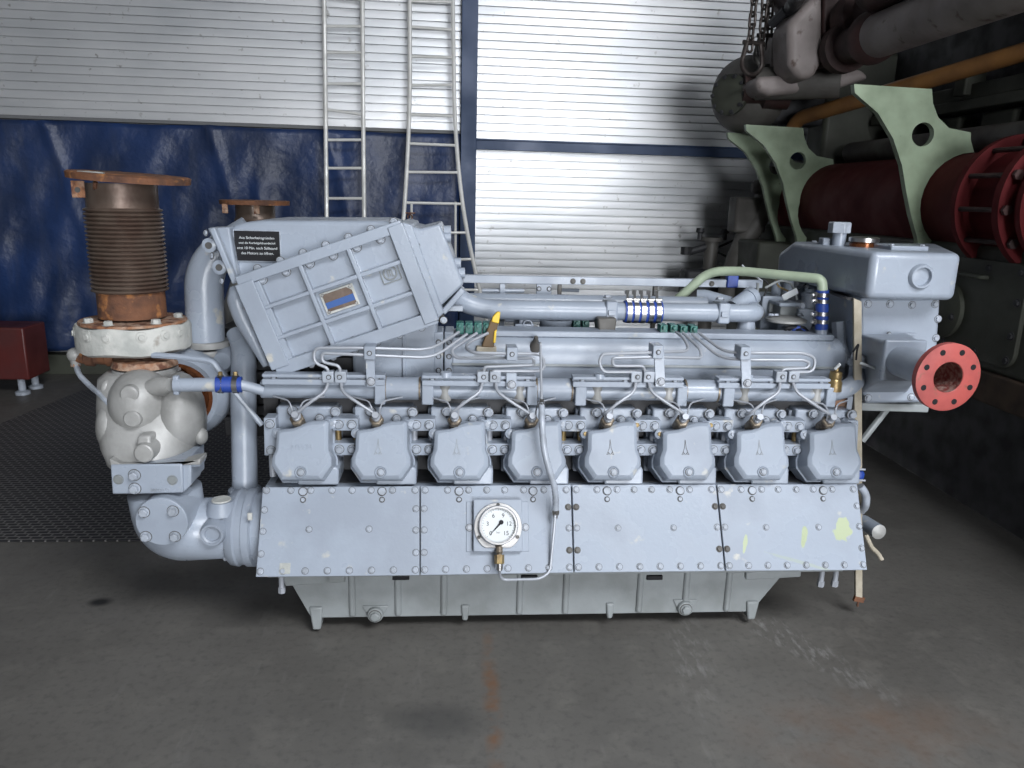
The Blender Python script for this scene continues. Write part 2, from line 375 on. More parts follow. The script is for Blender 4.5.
def wbox(bm, x0, x1, o0, o1, z0, z1):
    p = [WP + WD*x - WN*o for x, o in ((x0, o0), (x1, o0), (x1, o1), (x0, o1))]
    prism(bm, [V((q.x, q.y, z0)) for q in p], Z*(z1-z0))
HT = 5.2
o = struct('wall_back', slats(-7, .06, 1.99, HT), 'slat', smooth=True)
o = struct('wall_back_right', slats(.15, 7.2, 1.935, HT), 'slat', smooth=True)
o = struct('wall_back_lower', slats(.15, 7.2, .05, 1.91, -.03), 'slat', smooth=True)
bm = B(); wbox(bm, -7, .05, -.10, -.02, 0, 1.99); struct('wall_back_base', bm, 'wallp')
bm = B(); wbox(bm, -7, .03, -.02, .10, 0, .16); struct('baseboard_back', bm, 'olive', .005)
bm = B(); wbox(bm, .030, .155, -.06, .09, 0, HT); struct('trim_1', bm, 'steelblue', .004)
bm = B(); wbox(bm, .155, 7.2, -.04, .07, 1.852, 1.922); wbox(bm, .155, 7.2, -.04, .085, 1.922, 1.934); struct('trim_2', bm, 'steelblue', .002)
bm = B(); wbox(bm, -7, .03, -.02, .045, 1.965, 1.99); struct('trim_3', bm, 'wallp', .002)
bm = B(); box(bm, (-7.1, FY, 0), (-7, 9, HT)); struct('wall_left', bm, 'wallp')
bm = B(); box(bm, (7.4, FY, 0), (7.5, 9, HT)); struct('wall_right', bm, 'wallp')
DX0, DX1, DZ = .6, 4.6, 3.2        # the open hall door behind the photographer
bm = B(); box(bm, (-7, FY-.1, 0), (DX0, FY, HT)); box(bm, (DX1, FY-.1, 0), (7.5, FY, HT)); box(bm, (DX0, FY-.1, DZ), (DX1, FY, HT)); struct('wall_front', bm, 'wallp')
SK = (.8, 4.6, -3.4, -.8)            # rooflight x0 x1 y0 y1
bm = B()
box(bm, (-7.1, FY-.1, HT), (SK[0], 9, HT+.1)); box(bm, (SK[1], FY-.1, HT), (7.5, 9, HT+.1))
box(bm, (SK[0], FY-.1, HT), (SK[1], SK[2], HT+.1)); box(bm, (SK[0], SK[3], HT), (SK[1], 9, HT+.1)); struct('ceiling', bm, 'darkroof')

# tarpaulin hung along the wall
bm = B(); nx, nz = 150, 44; x0, x1 = -5.2, .02; grid = []
for j in range(nz+1):
    t = j/nz; row = []
    for i in range(nx+1):
        s = x0+(x1-x0)*i/nx; z = 1.965-1.76*t
        z += -.012*abs(math.sin(s*3.3))*(1-t) + .03*t*math.sin(s*2.1)
        w = s*1.0 + t*1.15*(1 if s < -1.6 else .35)
        d = .07+.022*math.sin(w*7.3)*(.25+t)+.016*math.sin(w*17+1.3)*(.3+t*.7)+.010*math.sin(s*29+t*5)*t+.008*math.sin(t*11+s*3)
        for sx in (-3.10, -1.90, -1.02): d += .035*math.exp(-((s-sx-(t*.42))/.035)**2)*(1-t*.6)*math.exp(-t*1.5)
        d += .05*t*t
        p = WP + WD*s - WN*d; row.append(bm.verts.new((p.x, p.y, z)))
    grid.append(row)
for j in range(nz):
    for i in range(nx): bm.faces.new((grid[j][i], grid[j+1][i], grid[j+1][i+1], grid[j][i+1]))
o = obj('tarpaulin', bm, 'tarp', ang=180); md = o.modifiers.new('thickness', 'SOLIDIFY'); md.thickness = .002
tag(o, 'creased dark blue tarpaulin hung across the lower left wall', 'tarpaulin')

# perforated floor plates
gp = [FL(0, 425), FL(82, 391)]
bm = B()
prism(bm, [V((-4.6, 3.19, .001)), V((-.35, 3.17, .001)), V((-.35, 5.76, .001)), V((-2.77, 5.76, .001)), V((-2.88, 4.9, .001)), V((-4.6, 4.6, .001))], Z*.006)
tag(obj('perforated_floor_mat', bm, 'grate', smooth=False), 'black perforated mat on the floor behind the grey engine', 'floor mat')

# ladders
def ladder(rails, rungs, label, rr=.0165):
    root = empty('ladder', V((sum((r[-1].x for r in rails), 0)/2, rails[0][-1].y, rails[0][-1].z)), label, 'ladder', 'ladders leaning on the back wall')
    for r in rails:
        bm = B(); tube(bm, r, rr, .6, 10, 10); obj('rail', bm, 'alu', root)
    for a, b in rungs:
        bm = B(); cyl(bm, a, b, .011, n=10); obj('rung', bm, 'alu', root)
    return root
def lp(px, py, off): return W(px, py, off)
L1 = [[lp(323.5, -60, .14), lp(326, 150, .24), FL(328.5, 392)], [lp(362, -60, .14), lp(363.5, 150, .24), FL(366, 393)]]
def on(r, py):
    # point of a rail (projected) at a photo height
    best = None
    for a, b in zip(r, r[1:]):
        for k in range(41):
            p = a.lerp(b, k/40); d = p-CAM; y = 384 - F*d.dot(upv)/d.dot(fwd)
            if best is None or abs(y-py) < best[0]: best = (abs(y-py), p)
    return best[1]
ladder(L1, [(on(L1[0], y), on(L1[1], y+1)) for y in (-4, 24, 53, 82, 112, 140, 169.5, 198.5, 228, 258, 288, 318)], 'straight narrow aluminium ladder leaning on the wall left of the flared one')
L2 = [[lp(409.5, -60, .14), lp(410, 110, .2), lp(405, 205, .3), FL(388, 392)], [lp(452, -60, .14), lp(454.5, 125, .2), lp(463, 215, .3), FL(502, 392)]]
lr = ladder(L2, [(on(L2[0], y), on(L2[1], y+1)) for y in (0, 27, 56.5, 86, 115, 143.5, 172.5, 202, 231, 259, 288)], 'aluminium ladder with feet flaring outward, beside the blue post')
for x in (411.5, 455.5):
    bm = B(); a = lp(x, 202, .29); b = lp(x, 262, .33) if x > 430 else lp(x, 222, .31); cyl(bm, a, b, .010, n=8); obj('inner_stile', bm, 'alu', lr)
bm = B(); a = lp(410, 217, .33); ring(bm, a, FR, .018, .005, 14, 6); cyl(bm, a+V((-.04, 0, .03)), a+V((.04, 0, .03)), .006, n=8); obj('hook', bm, 'rustlt', lr)

# red machine at the left edge
root = empty('red_machine', V((-3.35, 5.75, 0)), 'dark red machine base with grey rounded top cut off at the left edge', 'machine')
bm = B(); box(bm, (-4.1, 5.60, .12), (-3.05, 5.90, .50)); obj('base_box', bm, 'redm', root, .012)
bm = B(); lathe(bm, V((-3.78, 5.75, .51)), Z, [(0, .30), (.05, .33), (.28, .36), (.45, .30), (.52, .12)], 24); obj('housing', bm, 'dgrey', root)
for x in (-3.9, -3.14):
    for y in (5.66, 5.84):
        bm = B(); cyl(bm, V((x, y, .14)), V((x, y, .03)), .025, n=12); lathe(bm, V((x, y, 0)), Z, [(0, .05), (.02, .05), (.035, .02)], 12); obj('foot', bm, 'bolt', root)

# ================================================================== THE GREY ENGINE
PB = V((0, 2.27, .3045)); PT = V((0, 2.40, .56)); PN = V((0, -(PT.z-PB.z), (PT.y-PB.y))).normalized()
if PN.y > 0: PN = -PN
PU = (PT-PB).normalized()
M['chip'] = chipped_panel_material()
E = empty('marine_engine', V((.38, 2.95, 0)), 'large grey-blue sixteen-cylinder diesel engine standing on the concrete floor', 'engine')
def P(px, py): return RP(px, py, PB, PN)
# side covers
seams = [((262, 487), (255, 577)), ((420, 486), (420, 575.3)), ((571.5, 484.6), (574, 572.6)), ((716.5, 484.3), (725.5, 571)), ((858, 484), (868, 570))]
tops = [[266.5, 290.8, 310.7, 332, 352, 371, 392.4, 415], [425, 447.5, 468.4, 486.6, 504.6, 523.5, 543.7, 566], [574+2, 596.8, 617, 634, 651.5, 669.6, 689.4, 711.3], [721, 741, 761.5, 778, 796, 813, 832, 853]]
plugs = [[303, 382], [459, 533], [607, 680], [752, 823]]
mids = [[309, 369], [], [618, 673.5], [766, 818.5]]
for k in range(4):
    (a, b), (c, d) = seams[k], seams[k+1]; g = .7
    pts = [P(a[0]+g, a[1]), P(c[0]-g, c[1]), P(d[0]-g, d[1]), P(b[0]+g, b[1])]
    bm = B(); prism(bm, pts, -PN*.010)
    cv = obj('side_cover', bm, 'chip' if k == 3 else 'paint', E, .002, label='side cover with yellow-green bare patches' if k == 3 else None)
    def q(u, v): return (pts[0].lerp(pts[1], u)).lerp(pts[3].lerp(pts[2], u), v)
    for x in tops[k]: bolt(P(x, 490.5 - (x-260)/600*1.3), PN, .0082, cv, 'cover_bolt')
    for x in plugs[k]:
        disc(P(x, 491.7 - (x-260)/600*1.3), PN, .0125, .006, cv, 'cover_plug', 'bolt'); bolt(P(x, 500 - (x-260)/600*1.3), PN, .007, cv, 'cover_bolt')
    for i in range(8): bolt(q(.025+.95*i/7, .94), PN, .0082, cv, 'cover_bolt')
    for v in (.26, .5, .75):
        for u in (.022, .978):
            dark = (k in (1, 2, 3) and v != .5 and not (k == 3 and u > .5) and not (k == 1 and u < .5))
            bolt(q(u, v), PN, .008, cv, 'cover_bolt', 'dgrey' if dark else 'bolt')
    for x in mids[k]: bolt(P(x, 529.5 - (x-260)/600*2.5), PN, .0078, cv, 'cover_bolt')
    if k == 0:
        c0 = P(285, 568.5); bm = B(); bar(bm, c0 - X*.017, c0 + X*.017, .034, .003, PN); obj('tag_plate', bm, 'band', cv)
# crankcase box behind the covers
bm = B(); yb, yt = 2.283, 2.415
prof = [V((0, yb+.005, .300)), V((0, yt+.005, .553)), V((0, 3.45, .553)), V((0, 3.58, .300))]
prism(bm, [p + X*-.618 for p in prof], X*2.006); obj('crankcase', bm, 'paint', E, .004)
bm = B(); box(bm, (-.60, 2.68, .55), (1.37, 3.25, .93)); box(bm, (-.59, 2.56, .5545), (1.365, 2.69, .83)); box(bm, (-.59, 2.44, .5545), (1.365, 2.57, .558)); obj('cylinder_block', bm, 'block', E, .01)  # near-black block and thin deck sheet paint in the shade between the heads
# sump
def plate_z(z): return z
bm = B()
zt, zb = .296, .055; yf, yr = 2.44, 3.40
sx = [A(262, 583, yf).x, A(311, 612, yf).x, A(752, 606, yf).x, A(803, 573, yf).x]
prism(bm, [V((-.55, yf, zt)), V((-.55, yf, zt-.03)), V((sx[0]+.07, yf, zt-.05)), V((sx[1], yf, zb)), V((sx[2], yf, zb)), V((sx[3]-.03, yf, zt-.03)), V((1.22, yf, zt-.03)), V((1.22, yf, zt))], Yv*(yr-yf))
sump = obj('oil_sump', bm, 'paintd', E, .012)
for px in (352, 398, 444, 520, 566, 640, 686, 728):
    p = A(px, 590, yf); bm = B(); prism(bm, [V((p.x-.012, yf-.010, .06)), V((p.x+.012, yf-.010, .06)), V((p.x+.012, yf-.010, zt-.01)), V((p.x-.012, yf-.010, zt-.01))], Yv*.03); obj('stiffening_rib', bm, 'paintd', sump, .008)
bm = B(); bar(bm, V((-.60, 2.36, .288)), V((1.33, 2.36, .288)), .10, .018, Z); obj('mounting_rail', bm, 'paintd', sump, .003)
bm = B(); box(bm, (-.565, 2.35, .235), (-.40, 2.46, .285)); obj('mounting_foot', bm, 'paintd', sump, .006)
bm = B(); bar(bm, A(285, 581, 2.36), A(345, 577, 2.36), .02, .03, Z); obj('mounting_bracket', bm, 'paintd', sump, .004)
bm = B(); bar(bm, A(745, 575, 2.36), A(800, 572, 2.36), .02, .03, Z); obj('mounting_bracket', bm, 'paintd', sump, .004)
for px, y0, w in ((318, 624, 9), (465, 615, 6), (608, 613, 6), (748, 614, 9)):
    p = A(px, 608, 2.47); z0 = max(.0, A(px, y0, 2.47).z); w = S(w, 2.47)
    bm = B(); prism(bm, [V((p.x-w*.75, 2.43, .10)), V((p.x+w*.75, 2.43, .10)), V((p.x+w*.45, 2.43, z0)), V((p.x-w*.45, 2.43, z0))], Yv*.06); obj('sump_foot', bm, 'paintd', sump, .006)
for px, py in ((375, 616), (686, 609.5)):
    p = A(px, py, 2.42); bm = B(); lathe(bm, p, Yv, [(0, .024), (.004, .028), (.06, .03)], 20); prism(bm, [p+V((-.045, .014, .03)), p+V((.045, .014, .03)), p+V((.028, .014, -.005)), p+V((-.028, .014, -.005))], Yv*.05); bs = obj('drain_boss', bm, 'paintd', sump, .004)
    bolt(p, FR, .016, bs, 'drain_plug', 'paintd')
for px in (401, 529, 654):
    p = A(px, 576.5, 2.345); bm = B(); box(bm, (p.x-.028, p.y-.012, p.z-.008), (p.x+.028, p.y, p.z+.008)); o = obj('slot', bm, 'black', sump, .003)
for px in (281, 822, 836):
    a = A(px, 573, 2.33); bm = B(); cyl(bm, V((a.x, 2.33, .30)), V((a.x, 2.33, .225)), .009, n=12); cyl(bm, V((a.x, 2.33, .235)), V((a.x, 2.33, .215)), .012, n=6); obj('drain_pipe', bm, 'steel', E)

# -------- cylinder heads and rocker covers
def E3(px, py, Y): return A(px, py, Y)
HN = V((0, -.94, .34)).normalized(); HU = V((0, .34, .94))
rc0 = A(301, 473.3, 2.365); rc7 = A(835.6, 472, 2.365); pitch = (rc7.x-rc0.x)/7
rz = (rc0.z+rc7.z)/2
k1 = pitch/76.37      # metres per photo pixel on the cover plane
outline = [(-25, -42), (-10, -44), (2, -49), (11, -51.5), (25, -52), (27, -49.5), (27.5, -22), (31, -13), (31, -5), (21, 9), (-21, 9), (-31, -5), (-31, -13), (-27.5, -22), (-27, -40)]
crest = [[(-.010, -.017), (0, .027), (.010, -.017), (.0045, -.010), (.0, -.017), (-.0045, -.010), (-.010, -.017)]]
cover_mesh = None
heads = []
for k in range(8):
    cx = rc0.x + pitch*k; base = V((cx, 2.365, rz))
    def h(x, y, d=0): return base + X*(x*k1) + HU*(-y*k1*1.02) - HN*d
    bm = B(); box(bm, (cx-.108, 2.53, .56), (cx+.108, 2.75, .79))
    prism(bm, [V((cx-.098, 2.485, .575)), V((cx+.098, 2.485, .575)), V((cx+.098, 2.50, .80)), V((cx-.098, 2.50, .80))], Yv*.1)
    prism(bm, [V((cx-.02, 2.40, .562)), V((cx+.112, 2.40, .562)), V((cx+.112, 2.41, .615)), V((cx+.09, 2.41, .625)), V((cx-.02, 2.41, .625))], Yv*.12)
    hd = obj('cylinder_head', bm, 'paint', E, .006); heads.append(hd)
    bm = B(); cc = h(0, -22, 0)
    ol = [(x*.985, y*.985-.3) for x, y in outline]
    prof = [(-.004, .80), (0, .87), (.006, .925), (.018, .955), (.066, 1.0), (.068, 1.045), (.125, 1.05)]
    rings = []
    for d, s in prof: rings.append([cc + (h(x, y) - cc)*s - HN*d for x, y in ol])
    loft(bm, rings); 
    cv = obj('rocker_cover', bm, 'paint', E, .006, 3, ang=24)
    b0 = h(0, -.5, -.0065)
    bm = B(); lathe(bm, b0 + HN*-.012, HN, [(0, .021), (.010, .020), (.0125, .018), (.009, .0135)], 18); obj('bolt_well', bm, 'paint', cv)
    bolt(b0 + HN*.000, HN, .0088, cv, 'cover_screw', 'bolt')
    for bx, by in ((-26, -38), (27, -47)):
        p = h(bx, by, .035); bm = B(); lathe(bm, p - HN*.03, HN, [(0, .017), (.032, .016), (.035, .011)], 16); obj('fixing_lug', bm, 'paint', cv); bolt(p+HN*.004, HN, .0085, cv, 'lug_screw', 'brass' if k in (4, 5) else 'bolt')
    # cast mark
    e0 = h(-3 if k else 0, -24, -.0047)
    if k:
        s = 1.0 if k != 3 else .01
        if k != 3:
            bm = B(); pts = [(-.0125, -.022), (-.009, -.016), (-.003, .0), (0, .028), (.003, .0), (.009, -.016), (.0125, -.022), (.004, -.020), (.007, -.014), (0, -.0215), (-.007, -.014), (-.004, -.020)]
            ps = [e0 + X*a*s + HU*b*s for a, b in pts]
            for a, b in zip(ps, ps[1:]+ps[:1]): bar(bm, a, b, .0012, .0012, HN)
            obj('cast_spire_emblem', bm, 'dgrey' if k in (4, 5) else 'paintd', cv, smooth=False)
    else:
        text('MWM', .026, e0 + HN*.0005, X, HU, cv, 'paint', 'cast_emblem', .001)
    # bolts on the head above the cover, and the injector
    yh = 2.485; hx = lambda dx, py: V((cx + dx*k1, yh, A(300, py, yh).z))
    for dx, py, r in ((-13, 411, .013), (29, 411.5, .013), (13, 418.5, .011)):
        bolt(hx(dx, py), FR, r, hd, 'head_bolt', 'bolt', h=.014)
    bm = B(); lathe(bm, hx(22, 421), FR, [(0, .018), (.03, .016), (.03, .010), (.02, .009)], 18); obj('breather_eye', bm, 'paint', hd)
    ip = V((cx + (-4.0)*k1 - .004, 2.43, A(300, 420, 2.43).z)); iN = V((0, -.8, .6)).normalized()
    bm = B(); lathe(bm, ip - iN*.05, iN, [(0, .020), (.045, .020)], 20); inj = obj('injector', bm, 'nutb', E)
    bm = B(); lathe(bm, ip - iN*.006, iN, [(0, .024), (.018, .024), (.022, .020)], 6); obj('injector_nut', bm, 'nutb', inj, .0015)
    bm = B(); lathe(bm, ip + iN*.015, iN, [(0, .012), (.012, .012), (.014, .009), (.026, .009), (.026, .012), (.036, .011)], 12); obj('union', bm, 'steel', inj)
    for sgn in (-1, 1):
        a = ip + iN*.02 + X*.012*sgn; bm = B(); tube(bm, [a, a+V((.0, -.005, .035)), a+V((.012*sgn, .01, .055)), a+V((.07*sgn, .05, .058))], .0026, .02, 6); obj('leak_off_pipe', bm, 'steel', inj)
# clamps between the heads
cz = [(A(345, 423.5, 2.47).z), A(345, 449, 2.46).z]
for k in range(7):
    cx = rc0.x + pitch*(k+.5) + .004
    for j, z in enumerate(cz):
        bm = B(); box(bm, (cx-.042, 2.455, z-.021), (cx+.042, 2.52, z+.021)); cl = obj('clamp_block', bm, 'paint', E, .003)
        for s in (-1, 1): bolt(V((cx+s*.021, 2.455, z+.001)), FR, .0115, cl, 'clamp_bolt', 'bolt', h=.014)
    for s in (-1, 1):
        bm = B(); cyl(bm, V((cx+s*.030, 2.50, cz[0]-.02)), V((cx+s*.030, 2.50, cz[1]+.02)), .011, n=12); obj('clamp_stud', bm, 'steel' if k % 3 else 'brass', E)
for px, s in ((270, 0), (852.5, 1)):
    a = A(px, 422, 2.46); cx = a.x; bm = B()
    prism(bm, [V((cx-.019, 2.455, cz[0]+.022)), V((cx+.019, 2.455, cz[0]+.022)), V((cx+.019+s*.012, 2.455, cz[1]-.022)), V((cx-.019+s*.012-(0 if s else .004), 2.455, cz[1]-.022))], Yv*.06)
    cl = obj('end_clamp', bm, 'paint', E, .003)
    bolt(V((cx, 2.455, cz[0]+.002)), FR, .0115, cl, 'clamp_bolt', 'bolt', h=.014); bolt(V((cx+s*.012, 2.455, cz[1]-.003)), FR, .0115, cl, 'clamp_bolt', 'bolt', h=.014)
bm = B(); a = A(272, 460, 2.49); cyl(bm, V((a.x, 2.49, .56)), V((a.x, 2.49, cz[1])), .010, n=10); obj('end_stud', bm, 'steel', E)

# -------- coolant manifold with fuel-rail channels
YM = 2.50
yc = lambda px: 392.5 - (px-262)/568*3.0
za = A(262, 392.5, YM).z; zb_ = A(830, 389.5, YM).z; zm = (za+zb_)/2; mx = lambda px: A(px, 390, YM).x
bm = B(); cyl(bm, V((mx(262), YM, zm)), V((mx(826), YM, zm)), .030, n=24); man = obj('coolant_manifold', bm, 'paint', E)
for a, b in ((385, 421), (535, 572), (683, 717)):
    bm = B(); p = V((mx(a), YM, zm+.005)); lathe(bm, p, X, [(0, .034), (.004, .038), (mx(b)-mx(a)-.004, .038), (mx(b)-mx(a), .034)], 24)
    o = obj('pipe_sleeve', bm, 'paint', man)
    for c in (a+1, b-1):
        bm = B(); lathe(bm, V((mx(c)-.003, YM, zm+.005)), X, [(0, .040), (.006, .040)], 24); obj('seal_ring', bm, 'nutb', man)
zr = A(300, 380, 2.455).z
for a, b in ((262, 385), (422, 536), (573, 684), (719, 831)):
    bm = B(); xa, xb = A(a, 380, 2.455).x, A(b, 380, 2.455).x
    box(bm, (xa, 2.452, zr-.016), (xb, 2.50, zr+.002)); box(bm, (xa, 2.456, zr+.008), (xb, 2.50, zr+.018)); box(bm, (xa, 2.47, zr), (xb, 2.50, zr+.01))
    rl = obj('rail_channel', bm, 'paint', E, .002)
    w = b-a
    for f in (.09, .48, .93):
        px = a+w*f; p = V((A(px, 380, 2.455).x, 2.466, zr+.004)); bolt(p, FR, .007, rl, 'rail_bolt', 'bolt')
for px, m_, w, d in ((405, 'x', 0, 0),):
    pass
for a, b in ((262, 385), (422, 536), (573, 684), (719, 831)):
    for off, wd, kk in (((6, 11, 'paint'), (23, 12, 'band'), (b-a-17, 12, 'band'), (b-a-5, 10, 'paint')) if a > 262 else ((b-a-4, 10, 'paint'),)):
        x = mx(a+off); w = S(wd, YM)/2; bm = B()
        if kk == 'band': lathe(bm, V((x, YM-.012, zm-.038)), Z, [(0, w*.6), (.008, w), (.075, w)], 16); obj('outlet_boss', bm, 'cast', man)
        else: box(bm, (x-w, YM-.045, zm-.040), (x+w, YM+.03, zm+.030)); obj('pipe_flange', bm, 'paint', man, .004)
    if a > 262:
        x = mx(a+24); bm = B(); lathe(bm, V((x, YM-.03, zr+.012)), Z, [(0, .02), (.016, .018)], 16); obj('outlet_cap', bm, 'paint', man)
# small block pairs, brackets and the injection pipes
pairs = [334, 489, 643, 788]; YB = 2.440
for c in pairs:
    for s in (-1, 1):
        p = A(c+6.3*s, 377.5 - (c-334)/454*.3, YB); bm = B(); box(bm, (p.x-.0185, YB, p.z-.0185), (p.x+.0185, YB+.035, p.z+.0185)); bl = obj('pipe_clamp', bm, 'steel' if 0 else 'bolt', E, .003)
        bolt(V((p.x-.003*s, YB, p.z+.001)), FR, .006, bl, 'clamp_screw', 'bolt')
        # pipe down to the injector
        q = A(c+(-38 if s < 0 else 42), 413.5 if s < 0 else 414.5, 2.405); a = V((p.x, YB+.012, p.z-.015))
        bm = B(); tube(bm, [a, A(c+(-8.5 if s < 0 else 8), 392, 2.42), A(c+(-25 if s < 0 else 24), 403, 2.40), q, q+V((-.002, .03, -.012))], .0052, .03, 8); obj('injection_pipe', bm, 'steel', E)
for px, y0, y1, w in ((369.5, 347.5, 387, 8.5), (511.5, 372, 390, 10), (659, 349, 387, 10), (745.5, 351, 388.5, 10)):
    a, b = A(px, y0, 2.45), A(px+(1.5 if y1-y0 > 30 else 0), y1, 2.435); bm = B(); w2 = S(w, 2.45)/2
    prism(bm, [a-X*w2, a+X*w2, b+X*w2, b-X*w2], V((0, .008, 0))); br = obj('pipe_bracket', bm, 'paint', E, .002)
    bolt(b+V((0, 0, .018)), FR, .010, br, 'bracket_bolt', 'steel')
    if y1-y0 > 30: bolt(a+V((0, 0, -.02)), FR, .008, br, 'bracket_bolt', 'bolt')
for px, py in ((512, 354), (658, 352), (745.5, 353.5), (369.5, 353)):
    a = A(px, py, 2.44); bm = B(); box(bm, (a.x-.018, 2.436, a.z-.022), (a.x+.018, 2.50, a.z+.022)); o = obj('pipe_clamp', bm, 'paint', E, .003); bolt(V((a.x, 2.436, a.z)), FR, .006, o, 'clamp_screw', 'bolt')
YL = 2.447
def pipe(pts, r=.0052, m='steel', name='injection_pipe', rad=.05, Y=None, par=None, label=None):
    bm = B(); tube(bm, [p if isinstance(p, V) else A(p[0], p[1], p[2] if len(p) > 2 else (Y or YL)) for p in pts], r, rad, 8, 7)
    return obj(name, bm, m, par or E, label=label)
pipe([(328, 376, 2.45), (328, 368), (314, 363), (314, 348), (364, 348), (430, 350, 2.50), (459, 332, 2.60)])
pipe([(340, 376, 2.45), (340, 366), (322, 362), (322, 353), (364, 355), (433, 358, 2.50), (467, 334, 2.60)])
pipe([(484, 374, 2.45), (484, 367), (534, 365), (534, 358), (455, 358, 2.52), (451, 350, 2.54), (477, 333, 2.60)])
pipe([(493, 374, 2.45), (493, 371), (545, 371), (543, 354), (470, 353), (464, 345, 2.54), (488, 333, 2.60)])
pipe([(636, 374, 2.45), (636, 372), (603, 372), (599, 362), (602, 354), (653, 352.5), (690, 351, 2.5), (684, 338, 2.56), (676, 332, 2.62)])
pipe([(645, 374, 2.45), (644, 366), (613, 366), (612, 358), (653, 357), (702, 358, 2.5), (700, 349, 2.52), (683, 333, 2.62)])
pipe([(781, 375, 2.45), (783, 369), (807, 368), (810, 363), (804, 360), (750, 360), (720, 358, 2.5), (692, 334, 2.62)])
pipe([(791, 375, 2.45), (791, 372), (813, 372), (816, 358), (804, 353), (750, 353), (724, 352, 2.5), (699, 333, 2.62)])
# dark-green pump blocks
for px, py, Yb in [(460, 328, 2.63), (469, 328, 2.63), (478, 328, 2.63), (487, 328, 2.63), (577, 325, 2.80), (586, 325, 2.80), (664, 330, 2.66), (674, 330, 2.66), (684, 331, 2.66), (694, 331, 2.66)]:
    p = A(px, py, Yb); bm = B(); box(bm, (p.x-.013, Yb, p.z-.022), (p.x+.013, Yb+.05, p.z+.018)); lathe(bm, p+V((0, -.012, .008)), Yv, [(0, .008), (.014, .008)], 8); obj('pump_block', bm, 'teal', E, .002)

# -------- big inlet manifold behind the rail
YI = 2.70
zc = A(640, 354, YI).z; xi0, xi1 = A(452, 355, YI).x, A(838, 357, YI).x
prof = []
for i in range(25):
    a = -PI*.42 + PI*1.0*i/24; prof.append((-math.cos(a)*.085, math.sin(a)*.080))
sec = [(-.074, -.088), (-.081, -.05), (-.083, -.022), (-.0815, .005), (-.074, .032), (-.060, .055), (-.040, .070), (-.015, .077), (.05, .077), (.08, .03), (.08, -.085)]
bm = B(); loft(bm, [[V((x, YI+y*s, zc+z*s)) for y, z in sec] for x, s in ((xi0, 1), (xi1-.03, 1), (xi1-.01, .93), (xi1, .78))]); im = obj('inlet_manifold', bm, 'paint', E, .006, ang=60)
bm = B(); box(bm, (xi0+.02, YI-.052, zc+.066), (xi1-.05, YI+.05, zc+.088)); o = obj('manifold_lid', bm, 'paint', im, .004)
bm = B(); box(bm, (xi0, YI-.089, zc-.030), (xi1-.02, YI-.06, zc-.022)); obj('seam_strip', bm, 'paintd', im, .001)
for px in (438.5, 449):
    p = A(px, 355, 2.62); bm = B(); box(bm, (p.x-.016, 2.62, zc-.11), (p.x+.016, 2.75, zc+.085)); o = obj('manifold_end_flange', bm, 'paint', E, .004)
    for dz in (-.05, .0, .05): bolt(V((p.x, 2.62, zc+dz)), FR, .007, o, 'flange_bolt')
bm = B(); a, b = A(352, 346, 2.62), A(437, 378, 2.62); box(bm, (a.x, 2.62, b.z-.04), (b.x, 2.80, a.z+.09)); ib = obj('cooler_lower_housing', bm, 'paint', E, .012)
p = A(404, 358, 2.62); bm = B(); box(bm, (p.x-.005, 2.61, p.z-.08), (p.x+.005, 2.63, p.z+.08)); obj('rib', bm, 'paint', ib, .002)
# bracket foot, sensor, strap-handle
p = A(536, 350, 2.60); bm = B(); lathe(bm, p+V((0, .06, -.03)), V((0, -.55, .8)), [(.02, .026), (.04, .024), (.06, .014), (.075, .009), (.09, .007)], 18); obj('pressure_sensor', bm, 'dgrey', E)
pr = A(539, 343, 2.56); pipe([pr, (540.5, 343, 2.40), (541.5, 404, 2.385)], .0042, 'steel', 'gauge_pipe', .01)
# -------- upper pipes
YU = 2.78
zu = A(600, 311, YU).z
def U(px, dz=0, Y=YU): return V((A(px, 311, Y).x, Y, zu+dz))
ru = S(9.3, YU)
bm = B(); tube(bm, [A(453, 293, 2.80), A(465, 303, YU), U(486), U(606)], ru, .09, 22, 10); obj('charge_air_pipe', bm, 'paint', E)
bm = B(); tube(bm, [U(614), U(756), U(757)+V((.02, .10, .0))], ru*.93, .04, 22, 8); p2 = obj('charge_air_pipe', bm, 'paint', E)
bm = B(); tube(bm, [V((A(470, 303, 2.92).x, 2.92, zu+.012)), V((A(706, 303, 2.92).x, 2.92, zu+.012))], ru*.8, 0, 18); obj('return_pipe', bm, 'paint', E)
for px in (610, 721.5):
    c = U(px); bm = B(); box(bm, (c.x-.022, YU-.038, c.z-.036), (c.x+.022, YU+.05, c.z+.040)); s1 = obj('pipe_saddle', bm, 'paint', E, .006)
    bm = B(); box(bm, (c.x-.014, YU-.045, c.z-.010), (c.x+.014, YU-.036, c.z+.01)); obj('saddle_key', bm, 'paint', s1, .002)
    bolt(V((c.x-.014, YU-.01, c.z+.052)), Z, .012, s1, 'saddle_bolt')
p = A(607, 328, 2.70); bm = B(); prism(bm, [p+V((-.035, 0, .035)), p+V((.035, 0, .035)), p+V((.028, 0, -.04)), p+V((-.025, 0, -.04))], V((0, .09, 0))); obj('support_bracket', bm, 'dgrey', E, .006)
bm = B(); tube(bm, [U(624), U(661)], ru*1.12, 0, 24); hs = obj('blue_hose', bm, 'blue', E, label='bright blue rubber hose with steel clamps')
